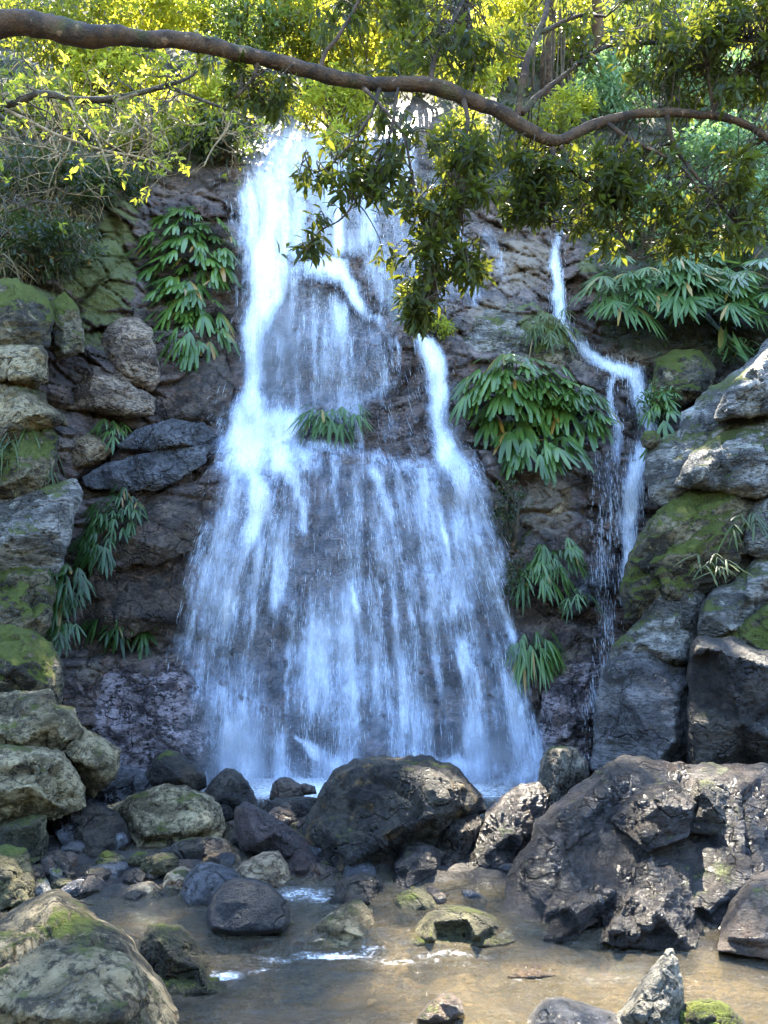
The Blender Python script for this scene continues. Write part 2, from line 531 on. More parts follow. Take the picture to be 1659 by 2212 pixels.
def build_water():
    xs = np.linspace(-5.5, 5.5, 190); ys = np.concatenate([np.linspace(-6, 2.2, 40), np.linspace(2.22, 8.6, 300)])
    X, Y = np.meshgrid(xs, ys)
    p = np.stack([X.ravel(), Y.ravel(), np.zeros(X.size)], -1)
    lv = water_level(p[:, 1] + .10 * np.sin(p[:, 0] * 2.1 + .6) + .05 * np.sin(p[:, 0] * 5.3))
    rip = .012 * fbm(p * np.array([2.2, 5.5, 1]), 4) + .006 * fbm(p * np.array([9, 18, 1]), 3)
    step = np.exp(-((p[:, 1] - 4.22) / .16) ** 2)
    rip = rip * (1 + 2.2 * step) + .012 * fbm(p * np.array([7, 9, 1]) + 5, 3) * step
    p[:, 2] = lv + rip
    # foam: below the little step, along the riffle behind the round stones, and streaks drifting out
    uv = np.stack([CX + FPX * p[:, 0] * (1 / np.maximum(p[:, 1], .5)), 0 * p[:, 0]], -1)
    foam = np.zeros(len(p))
    def blob(u, v, ru, rv, a):
        c = P(u, v, Yz(v, .05)); rx = ru / FPX * c[1]; ry = abs(Yz(v - rv, .05) - Yz(v + rv, .05)) / 2
        return a * np.exp(-((p[:, 0] - c[0]) / rx) ** 2 - ((p[:, 1] - c[1]) / ry) ** 2)
    for b in [(490, 2085, 45, 12, .9), (560, 2070, 60, 10, .55), (720, 2040, 90, 9, .95), (800, 2030, 40, 8, .6), (655, 1920, 95, 22, .62), (690, 1932, 40, 10, .7),
              (860, 2050, 130, 9, .5), (970, 2042, 120, 5, .55), (600, 2050, 80, 12, .5), (1020, 2060, 60, 8, .4), (1230, 2015, 90, 5, .6),
              (1330, 2090, 190, 14, .28), (1520, 2110, 160, 20, .25), (1130, 2090, 90, 12, .35), (300, 1960, 60, 8, .25)]:
        foam = np.maximum(foam, blob(*b))
    foam = np.maximum(foam, 1.1 * sstep(6.9, 7.7, p[:, 1]) * np.exp(-((p[:, 0] + .2) / 1.9) ** 2))
    n, m = X.shape
    i = np.arange(n - 1)[:, None] * m + np.arange(m - 1)[None]
    Q = np.stack([i, i + 1, i + m + 1, i + m], -1).reshape(-1, 4)
    k = N('stream_water')
    pos = k.pos()
    ps = k.vmath('MULTIPLY', pos, (1, 2.4, 1))
    h = k.math('ADD', k.math('MULTIPLY', k.noise(ps, 5, 5, .6, .3), 1.0), k.math('MULTIPLY', k.noise(ps, 22, 4, .6, .4), .35))
    nr = k.bump(h, .10, .9)
    murk = k.n('ShaderNodeBsdfDiffuse'); murk.inputs[0].default_value = C(.36, .295, .175)
    tr = k.n('ShaderNodeBsdfTransparent'); tr.inputs[0].default_value = C(.82, .76, .60)
    body = k.n('ShaderNodeMixShader'); body.inputs[0].default_value = .09
    k.t.links.new(tr.outputs[0], body.inputs[1]); k.t.links.new(murk.outputs[0], body.inputs[2])
    gl = k.n('ShaderNodeBsdfGlossy'); gl.inputs['Roughness'].default_value = .07; k.set(gl.inputs['Normal'], nr)
    fr = k.n('ShaderNodeFresnel'); fr.inputs[0].default_value = 1.45; k.set(fr.inputs['Normal'], nr)
    surf = k.n('ShaderNodeMixShader'); k.set(surf.inputs[0], fr.outputs[0])
    k.t.links.new(body.outputs[0], surf.inputs[1]); k.t.links.new(gl.outputs[0], surf.inputs[2])
    fo = k.n('ShaderNodeBsdfDiffuse'); fo.inputs[0].default_value = C(.85, .87, .9)
    fn = k.noise(k.vmath('MULTIPLY', pos, (1, 1.9, 1)), 26, 8, .78, 1.2)
    fm = k.map(k.math('ADD', fn, k.math('MULTIPLY', k.attr('foam'), .40)), .66, .98)
    fm = k.math('MULTIPLY', fm, k.map(k.attr('foam'), .05, .3))
    out = k.n('ShaderNodeMixShader'); k.set(out.inputs[0], fm)
    k.t.links.new(surf.outputs[0], out.inputs[1]); k.t.links.new(fo.outputs[0], out.inputs[2])
    o = put('water', mesh_np('water', p, Q, k.end(out.outputs[0]), True, {'foam': foam}))
    tag(o, 'shallow brown stream water with white riffles among the boulders', kind='structure')


build_water()

# ------------------------------------------------------------------ cliff and hillside
CL = [
 (-420, 1900, 6.3), (0, 1900, 6.7), (400, 1900, 7.4), (800, 1900, 7.8), (1200, 1900, 7.5), (1660, 1900, 6.6), (2080, 1900, 6.1),
 (-420, 1740, 6.8), (0, 1740, 7.2), (200, 1740, 7.6), (400, 1740, 8.1), (700, 1740, 8.3), (1000, 1740, 8.3), (1200, 1740, 8.0), (1400, 1740, 7.6), (1660, 1740, 7.1), (2080, 1740, 6.5),
 (100, 1600, 7.6), (250, 1600, 8.0), (420, 1600, 8.4), (130, 1440, 8.0), (250, 1430, 8.55), (400, 1430, 8.75), (100, 1405, 8.35), (250, 1400, 8.85), (420, 1400, 8.95),
 (-420, 1420, 7.3), (0, 1420, 7.7), (550, 1500, 8.65), (700, 1420, 8.85), (850, 1540, 8.6), (1000, 1420, 8.8), (1150, 1500, 8.7), (1200, 1420, 8.8), (1350, 1420, 8.6), (1660, 1420, 8.2), (2080, 1420, 7.8),
 (-420, 1200, 7.6), (0, 1200, 8.1), (200, 1210, 8.75), (400, 1200, 8.95), (480, 1130, 9.0), (700, 1200, 9.05), (860, 1240, 8.85), (1000, 1200, 9.05), (1130, 1200, 9.4), (1230, 1250, 9.1), (1300, 1200, 9.35), (1360, 1250, 9.4), (1660, 1200, 9.0), (2080, 1200, 8.5),
 (180, 1075, 9.1), (300, 1060, 9.15), (420, 1060, 9.2), (190, 1050, 9.3), (430, 1030, 9.4), (330, 950, 9.75),
 (-420, 1000, 8.0), (0, 1000, 8.5), (200, 990, 9.45), (480, 1000, 9.45), (600, 1000, 9.45), (800, 1000, 9.5), (930, 1020, 9.5), (1030, 1000, 9.55), (1100, 1000, 10.0), (1250, 1020, 9.9), (1400, 1000, 10.1), (1660, 1000, 10), (2080, 1000, 9.3),
 (0, 930, 8.7), (200, 930, 9.65), (400, 930, 9.95), (520, 940, 10.1), (640, 950, 10.35), (800, 955, 10.35), (930, 990, 10.05), (1010, 960, 10.0), (1100, 930, 10.5), (1300, 930, 10.45), (1400, 930, 10.6), (1660, 930, 10.6),
 (-420, 800, 8.4), (0, 800, 9.1), (200, 800, 9.9), (350, 800, 10.2), (450, 780, 10.45), (560, 830, 10.45), (700, 820, 10.75), (850, 830, 10.55), (930, 800, 10.4), (1000, 840, 10.25), (1150, 800, 10.3), (1280, 790, 10.8), (1330, 800, 10.9), (1400, 860, 10.75), (1450, 800, 11.1), (1660, 800, 11), (2080, 800, 10.3),
 (0, 700, 9.4), (200, 700, 10.1), (320, 700, 10.45), (480, 700, 10.85), (600, 690, 10.9), (720, 700, 11.05), (830, 690, 10.8), (890, 690, 10.55), (960, 690, 10.6), (1050, 680, 10.9), (1150, 690, 11.1), (1225, 700, 11.5), (1300, 720, 11.55), (1450, 720, 11.6), (1660, 700, 11.5),
 (-420, 560, 8.8), (0, 560, 9.6), (150, 560, 10.2), (230, 540, 10.4), (330, 560, 10.9), (480, 560, 11.2), (590, 560, 11.15), (680, 570, 11.3), (800, 580, 11.3), (900, 590, 11.2), (1040, 560, 11.8), (1140, 560, 11.95), (1205, 560, 12.3), (1270, 560, 11.9), (1340, 580, 12.0), (1660, 560, 12), (2080, 560, 11.2),
 (0, 440, 10.2), (200, 450, 10.5), (270, 440, 10.8), (340, 440, 11.4), (500, 450, 11.6), (700, 450, 11.8), (880, 450, 12), (1100, 450, 12.6), (1230, 450, 13.1), (1660, 450, 13),
 (-420, 320, 9.6), (0, 320, 10.9), (250, 320, 11.7), (480, 330, 12.3), (560, 340, 12.3), (650, 310, 13), (850, 300, 13.2), (950, 240, 14), (1050, 320, 14), (1250, 320, 14.7), (1660, 320, 14.5), (2080, 320, 13.5),
 (-420, 180, 11.5), (0, 180, 13), (300, 180, 14), (550, 190, 14.8), (750, 190, 15.4), (930, 200, 15.5), (1000, 180, 16.5), (1200, 200, 17.5), (1660, 180, 16.5), (2080, 180, 15.5),
 (-420, 0, 14), (0, 0, 15.5), (400, 0, 17.5), (750, 0, 19), (1100, 40, 21), (1660, 0, 20), (2080, 0, 18.5),
 (-420, -180, 18), (0, -180, 19), (400, -120, 21), (800, -80, 22.5), (1660, -140, 24), (2080, -180, 22)]
GS = 4
GU = np.arange(-400, 2065, GS); GV = np.arange(-110, 1860, GS)


def blur(A, s):
    r = int(3 * s); x = np.arange(-r, r + 1); w = np.exp(-.5 * (x / s) ** 2); w /= w.sum()
    A = np.apply_along_axis(lambda a: np.convolve(np.pad(a, r, 'edge'), w, 'valid'), 0, A)
    return np.apply_along_axis(lambda a: np.convolve(np.pad(a, r, 'edge'), w, 'valid'), 1, A)


UU, VV = np.meshgrid(GU.astype(float), GV.astype(float))
QQ = np.stack([UU.ravel(), VV.ravel()], -1)
BASE = blur(tri_interp(CL, QQ).reshape(UU.shape), 2.0)
VEGLINE = [(-500, 620), (0, 615), (150, 600), (200, 520), (240, 445), (330, 395), (470, 345), (560, 300), (640, 260), (900, 215), (990, 250), (1050, 400), (1130, 480), (1190, 470), (1240, 500),
           (1300, 600), (1300, 740), (1400, 775), (1480, 750), (1560, 790), (2200, 740)]
_vl = np.array(VEGLINE)
VEG = sstep(18, -18, VV - np.interp(UU, _vl[:, 0], _vl[:, 1]))


def gblob(items):
    A = np.zeros(UU.shape)
    for (u, v, ru, rv, a) in items:
        A = np.maximum(A, a * np.exp(-((UU - u) / ru) ** 2 - ((VV - v) / rv) ** 2))
    return A


MOSS = gblob([(215, 560, 85, 170, 1.3), (60, 680, 120, 80, .8), (150, 710, 60, 60, .9), (270, 450, 60, 60, .7), (60, 1000, 70, 60, .8), (50, 1290, 90, 90, .8), (1130, 700, 90, 50, .75),
              (1190, 740, 60, 40, .8), (1270, 590, 40, 60, .7), (860, 650, 70, 60, .5), (1460, 800, 80, 50, .9), (800, 820, 90, 40, .35), (740, 920, 70, 40, .45), (1120, 1150, 60, 90, .4)])
TONE = gblob([(270, 740, 60, 60, .9), (240, 840, 100, 50, .8), (170, 970, 60, 40, .9), (1180, 1080, 70, 90, .9), (1230, 1000, 90, 80, .5), (1060, 690, 80, 50, .8), (1180, 780, 120, 50, .6), (1120, 570, 110, 80, .8), (1400, 770, 100, 30, .7),
              (1240, 1430, 60, 60, .6), (200, 1450, 80, 40, .5), (160, 870, 100, 50, .5), (1330, 1390, 40, 60, .4)])
WET = gblob([(700, 900, 420, 800, 1), (330, 1000, 170, 110, 1), (300, 1540, 220, 140, 1), (1290, 1350, 150, 330, 1), (1220, 650, 80, 200, .9), (300, 1200, 150, 130, .7)])

p0 = P(QQ[:, 0], QQ[:, 1], BASE.ravel())
q0 = p0 * np.array([1, .6, 1])
warp = np.stack([fbm(q0 * .9 + 3, 3), fbm(q0 * .9 + 9, 3), fbm(q0 * .9 + 31, 3)], -1) * .22
fA, cA = facets((q0 + warp) * np.array([.75, .7, 1.15]) + 4.3, .55, .30)
fB, cB = facets((q0 + warp * .5) * np.array([2.1, 2, 3.0]) + 1.7, .5, .30)
fC, cC = facets((q0 + warp * .3) * np.array([6.5, 6, 8.5]) + 8.1, .5, .3)
fade = sstep(250, 450, QQ[:, 1]) * .85 + .15
side = 1 - np.exp(-((QQ[:, 0] - 720) / 330) ** 2) * .45      # the water has worn the middle smoother
disp = side * fade * (.28 * fA + .19 * fB + .075 * fC - .18 * (1 - cA) - .10 * (1 - cB) - .025 * (1 - cC)) + .05 * fbm(q0 * 2.2, 4) + .018 * fbm(q0 * 11, 4, ridged=True)
# horizontal bedding in the middle wall
disp = disp + (1 - VEG.ravel()) * .05 * np.sin(p0[:, 2] * 5 + 1.2 * fbm(p0 * .8, 3) + p0[:, 0] * 1.1) * sstep(.1, .5, fbm(p0 * .7 + 20, 3) + .5)
soil = VEG.ravel() * .18 * fbm(q0 * 1.6 + 50, 5)
disp = disp * (1 - .6 * VEG.ravel()) + soil
CLIFFY = BASE - disp.reshape(BASE.shape)
CLIFFP = P(QQ[:, 0], QQ[:, 1], CLIFFY.ravel())


def cliff_Y(u, v):
    u = np.clip((np.asarray(u, float) - GU[0]) / GS, 0, len(GU) - 1.001); v = np.clip((np.asarray(v, float) - GV[0]) / GS, 0, len(GV) - 1.001)
    i, j = v.astype(int), u.astype(int)
    a, b = v - i, u - j
    return (CLIFFY[i, j] * (1 - a) * (1 - b) + CLIFFY[i, j + 1] * (1 - a) * b + CLIFFY[i + 1, j] * a * (1 - b) + CLIFFY[i + 1, j + 1] * a * b)


def build_cliff():
    n, m = UU.shape
    i = np.arange(n - 1)[:, None] * m + np.arange(m - 1)[None]
    Q = np.stack([i, i + m, i + m + 1, i + 1], -1).reshape(-1, 4)
    k = N('cliff_rock')
    base, ro, nr, sx = rock_nodes(k, C(.045, .030, .026), C(.20, .145, .125), C(.19, .095, .06), 1, (.5, .85), 2.6, mossattr='moss')
    pale, rp, nrp, _ = base, ro, nr, sx
    p = k.pos()
    t = k.map(k.math('ADD', k.attr('tone'), k.math('MULTIPLY', k.noise(p, 3.3, 8, .68), 1.3)), .95, 1.35)
    base = k.mix(k.math('MULTIPLY', t, .8), base, k.mix(k.noise(p, 7, 8, .7), C(.12, .085, .06), C(.40, .32, .23)))
    soilc = k.mix(k.noise(p, 3, 6), C(.016, .018, .008), C(.05, .05, .02))
    base = k.mix(k.attr('veg'), base, soilc)
    w = k.map(k.math('ADD', k.attr('wet'), k.math('MULTIPLY', k.noise(p, 1.9, 6, .65), .8)), .75, 1.2)
    ro = k.math('SUBTRACT', ro, k.math('MULTIPLY', w, .54))
    ro = k.math('MAXIMUM', ro, .14)
    ro = k.math('ADD', ro, k.math('MULTIPLY', k.attr('veg'), .5))
    b = k.n('ShaderNodeBsdfPrincipled')
    k.set(b.inputs['Base Color'], base); k.set(b.inputs['Roughness'], ro); k.set(b.inputs['Normal'], nr)
    b.inputs['Specular IOR Level'].default_value = .95
    o = put('cliff', mesh_np('cliff', CLIFFP, Q, k.end(b.outputs[0]), True,
            {'moss': MOSS.ravel(), 'tone': TONE.ravel(), 'wet': WET.ravel(), 'veg': VEG.ravel()}))
    tag(o, 'dark wet rock cliff with mossy ledges under a jungle slope', kind='structure')


build_cliff()

# ------------------------------------------------------------------ falling water
def path_d(items, q):
    """items: polylines of (u, v, half width, strength)"""
    A = np.zeros(len(q))
    for pl in items:
        pl = np.array(pl, float)
        d, t = seg_dist(q, pl, False)
        i = np.clip(t.astype(int), 0, len(pl) - 2); f = t - i
        w = pl[i, 2] * (1 - f) + pl[i + 1, 2] * f
        s = pl[i, 3] * (1 - f) + pl[i + 1, 3] * f
        A = np.maximum(A, s * np.exp(-(d / w) ** 2))
    return A


FALL_PATHS = [
 [(800, 240, 25, .6), (730, 290, 55, .72), (650, 340, 80, .72), (585, 420, 62, .72), (570, 480, 46, 1.0), (580, 540, 40, 1.25), (580, 620, 36, 1.2), (558, 690, 26, 1.0), (546, 770, 19, .85), (548, 830, 18, .95), (550, 890, 34, 1.15)],
 [(760, 290, 50, .75), (790, 390, 45, .7), (800, 490, 36, .6), (835, 600, 26, .5)],
 [(600, 380, 70, .6), (640, 470, 60, .6), (650, 560, 40, .7)],
 [(640, 580, 25, .9), (680, 575, 24, 1.2), (725, 578, 22, 1.25), (752, 610, 16, 1.1), (775, 650, 12, 1.0), (800, 680, 12, 1.0), (830, 690, 9, .6), (848, 740, 9, .55), (850, 790, 8, .5)],
 [(545, 940, 60, 1.2), (590, 950, 70, 1.35), (560, 970, 70, 1.3), (640, 990, 40, .95)],
 [(600, 980, 40, 1.0), (640, 1040, 22, .9), (655, 1090, 14, .8), (660, 1150, 12, .6)],
 [(540, 980, 40, .9), (560, 1060, 32, 1.1), (555, 1120, 32, 1.05), (530, 1180, 30, .8), (500, 1260, 28, .75), (490, 1330, 24, .65), (480, 1420, 22, .5)],
 [(905, 700, 10, .9), (920, 740, 20, 1.2), (938, 790, 24, 1.2), (945, 850, 26, 1.05), (955, 920, 28, .95), (962, 985, 30, 1.2), (985, 1010, 35, 1.0), (1000, 1080, 45, .75), (1010, 1180, 50, .6)],
 [(900, 820, 10, .4), (830, 835, 10, .45), (775, 860, 9, .55), (770, 900, 8, .6), (785, 960, 8, .6)],
 [(640, 960, 14, .75), (720, 965, 12, .7), (800, 985, 12, .7), (880, 1010, 14, .6), (960, 1030, 14, .6)],
 [(795, 1000, 10, .8), (820, 1040, 12, .8), (835, 1090, 12, .85), (850, 1150, 11, .7), (865, 1220, 12, .6)],
 [(720, 990, 10, .7), (720, 1060, 10, .6), (735, 1130, 12, .55), (780, 1190, 14, .5)],
 [(790, 1190, 14, .5), (800, 1290, 13, .7), (820, 1370, 13, .8), (835, 1450, 12, .7), (840, 1540, 11, .55), (850, 1620, 12, .45)],
 [(940, 1080, 20, .6), (935, 1180, 22, .65), (880, 1240, 16, .6), (905, 1330, 16, .55), (890, 1420, 14, .45)],
 [(985, 1240, 20, .7), (985, 1320, 18, .85), (1000, 1400, 16, .85), (1020, 1480, 16, .75), (1040, 1560, 18, .65), (1060, 1660, 24, .7)],
 [(700, 1250, 26, .55), (690, 1340, 30, .6), (690, 1440, 30, .5), (710, 1560, 26, .45)],
 [(440, 1150, 16, .7), (420, 1220, 16, .65), (420, 1300, 20, .55), (400, 1370, 24, .6), (385, 1410, 20, .5)],
 [(470, 1480, 20, .75), (500, 1540, 42, .85), (510, 1600, 52, .85), (520, 1680, 56, .8), (560, 1730, 50, .7)],
 [(640, 1590, 8, .7), (670, 1620, 16, .85), (710, 1655, 30, .85), (700, 1700, 40, .7)],
 [(930, 1660, 20, .6), (980, 1640, 22, .7), (1030, 1680, 26, .6)],
 [(1140, 1600, 40, .55), (1150, 1650, 36, .7), (1100, 1700, 40, .6)],
 [(1075, 1430, 18, .5), (1100, 1500, 20, .55), (1120, 1570, 26, .5)],
 [(1030, 1060, 18, .65), (1060, 1130, 16, .6), (1075, 1210, 16, .5), (1090, 1330, 14, .4)],
 [(900, 240, 10, .6), (880, 280, 20, .7), (830, 330, 30, .6), (850, 400, 26, .6), (890, 440, 24, .6)],
 [(830, 400, 12, .7), (855, 480, 12, .6), (880, 560, 10, .5), (905, 640, 10, .7), (905, 700, 10, .9)],
 [(930, 380, 12, .7), (960, 440, 12, .7), (1000, 520, 12, .65), (1020, 570, 14, .8), (1030, 620, 14, .6), (1028, 660, 9, .4)],
 [(1055, 510, 14, .5), (1075, 560, 14, .45), (1090, 600, 12, .4)]]
for _k in range(8, len(FALL_PATHS)): FALL_PATHS[_k] = [(p[0], p[1], p[2] * (1.25 if p[1] > 1560 else 1.7), p[3] * (1.1 if p[1] > 1560 else .82)) for p in FALL_PATHS[_k]]
FALL_PATHS[3] = [(p[0], p[1], p[2] * 1.5, p[3] * .8) for p in FALL_PATHS[3]]
_r = np.random.RandomState(4)
for _k in range(13):                                      # thin strands over the worn dome and the lower wall
    _u = 590 + 22 * _k + _r.uniform(-8, 8); _v = 640 + abs(_u - 700) * .35 + _r.uniform(-20, 60); _l = _r.uniform(90, 230)
    FALL_PATHS.append([(_u, _v, 6, .25), (_u + _r.uniform(-4, 6), _v + _l * .3, 7, .62), (_u + _r.uniform(-6, 8), _v + _l, 9, .2)])
for _k in range(20):
    _u = 430 + 34 * _k + _r.uniform(-12, 12); _v = _r.uniform(1040, 1420); _l = _r.uniform(150, 330); _f = (_u - 700) * .0009
    FALL_PATHS.append([(_u, _v, 7, .25), (_u + _f * _l * .4, _v + _l * .35, 10, .8), (_u + _f * _l, _v + _l, 14, .3)])
for _k in (0, 2, 4, 5, 6): FALL_PATHS[_k] = [(p[0], p[1], p[2] * (1.3 if _k in (0, 4) else 1.12), p[3] * 1.05) for p in FALL_PATHS[_k]]
ZONES = [([(560, 340), (680, 290), (860, 300), (880, 440), (800, 560), (640, 580), (510, 560), (500, 430)], .68),
         ([(510, 560), (640, 580), (830, 690), (860, 830), (760, 950), (640, 950), (500, 930)], .60),
         ([(760, 300), (900, 300), (960, 440), (1040, 640), (900, 700), (850, 720), (770, 600)], .60),
         ([(480, 980), (640, 960), (800, 970), (1030, 985), (1090, 1130), (1130, 1350), (1150, 1500), (1190, 1640), (1150, 1760), (480, 1760), (400, 1650), (390, 1420), (420, 1150)], .57),
         ([(440, 940), (520, 930), (500, 1130), (430, 1120)], .25),
         ([(860, 830), (920, 760), (1000, 830), (1030, 1000), (900, 1000), (790, 950)], .30),
         ([(440, 1500), (560, 1480), (640, 1600), (760, 1600), (900, 1620), (1060, 1560), (1190, 1560), (1200, 1780), (440, 1780)], .58)]
SMALL_PATHS = [[(1225, 460, 8, .4), (1203, 520, 14, .7), (1200, 560, 16, .8), (1205, 610, 14, .95), (1210, 650, 14, .95), (1214, 695, 15, 1.0), (1235, 730, 16, .7), (1265, 760, 16, .65), (1300, 785, 18, .95), (1330, 795, 18, 1.0)],
               [(1330, 795, 18, 1.0), (1370, 805, 22, 1.0), (1380, 840, 22, .95), (1392, 880, 20, 1.0), (1402, 915, 18, 1.05), (1400, 935, 12, .8)],
               [(1330, 800, 10, .8), (1318, 830, 10, .8), (1322, 880, 12, .7), (1335, 930, 12, .55), (1330, 990, 16, .45)],
               [(1400, 935, 16, .75), (1388, 975, 24, .85), (1374, 1020, 24, 1.0), (1364, 1070, 25, 1.0), (1361, 1130, 23, .95), (1357, 1190, 18, .9), (1350, 1245, 14, .8), (1345, 1300, 9, .5)],
               [(1310, 1010, 30, .25), (1310, 1100, 30, .3), (1300, 1200, 24, .25), (1320, 1420, 26, .45), (1290, 1500, 20, .4), (1270, 1600, 14, .5), (1262, 1640, 12, .6)]]


def water_mat(name):
    k = N(name)
    soft = k.attr('soft')
    f = k.attr('flow', True)
    d = k.attr('dens')
    a = k.noise(k.vmath('MULTIPLY', f, (14, 1.5, 1)), 1, 8, .68, .6)
    b = k.noise(k.vmath('MULTIPLY', f, (7, 1.3, 1)), 1, 4, .6, .5)
    c = k.noise(k.vmath('MULTIPLY', f, (70, 8, 1)), 1, 3, .7)
    e = k.noise(k.vmath('MULTIPLY', f, (17, 13, 1)), 1, 5, .7, .6)          # frothy where dense
    v = k.math('ADD', k.math('ADD', k.math('MULTIPLY', a, .46), k.math('MULTIPLY', b, .26)), k.math('MULTIPLY', c, .28))
    v = k.math('ADD', k.math('MULTIPLY', v, .75), k.math('MULTIPLY', e, .25))
    v = k.math('ADD', k.math('MULTIPLY', k.math('SUBTRACT', v, .5), k.map(soft, 0, 1, 3.6, 1.2, False)), d)
    al = k.math('MULTIPLY', k.map(v, .22, 1.08, 0, .97), k.map(soft, 0, 1, 1, .92, False))
    al = k.math('MULTIPLY', al, k.map(d, .02, .16))
    al = k.math('MULTIPLY', al, k.map(d, .45, 1.0, .62, 1.0))
    wc = k.mix(k.map(d, .4, 1.0), C(.68, .78, .96), C(.90, .93, .97))  # thin veil tinted blue: sky light put into the water colour
    s = k.n('ShaderNodeBsdfDiffuse'); k.set(s.inputs[0], wc)
    g = k.n('ShaderNodeBsdfTranslucent'); k.set(g.inputs[0], wc)
    m = k.n('ShaderNodeMixShader'); m.inputs[0].default_value = .3
    k.t.links.new(s.outputs[0], m.inputs[1]); k.t.links.new(g.outputs[0], m.inputs[2])
    t = k.n('ShaderNodeBsdfTransparent')
    o = k.n('ShaderNodeMixShader'); k.set(o.inputs[0], al)
    k.t.links.new(t.outputs[0], o.inputs[1]); k.t.links.new(m.outputs[0], o.inputs[2])
    return k.end(o.outputs[0])


WATER = water_mat('falling_water')
kk = N('spray_drops')
_a = kk.n('ShaderNodeBsdfDiffuse'); _a.inputs[0].default_value = C(.86, .91, .98)
_b = kk.n('ShaderNodeBsdfTranslucent'); _b.inputs[0].default_value = C(.86, .91, .98)
_m = kk.n('ShaderNodeMixShader'); _m.inputs[0].default_value = .4
kk.t.links.new(_a.outputs[0], _m.inputs[1]); kk.t.links.new(_b.outputs[0], _m.inputs[2])
_t = kk.n('ShaderNodeBsdfTransparent'); _o = kk.n('ShaderNodeMixShader'); _o.inputs[0].default_value = .62
kk.t.links.new(_t.outputs[0], _o.inputs[1]); kk.t.links.new(_m.outputs[0], _o.inputs[2])
SPRAY = kk.end(_o.outputs[0])


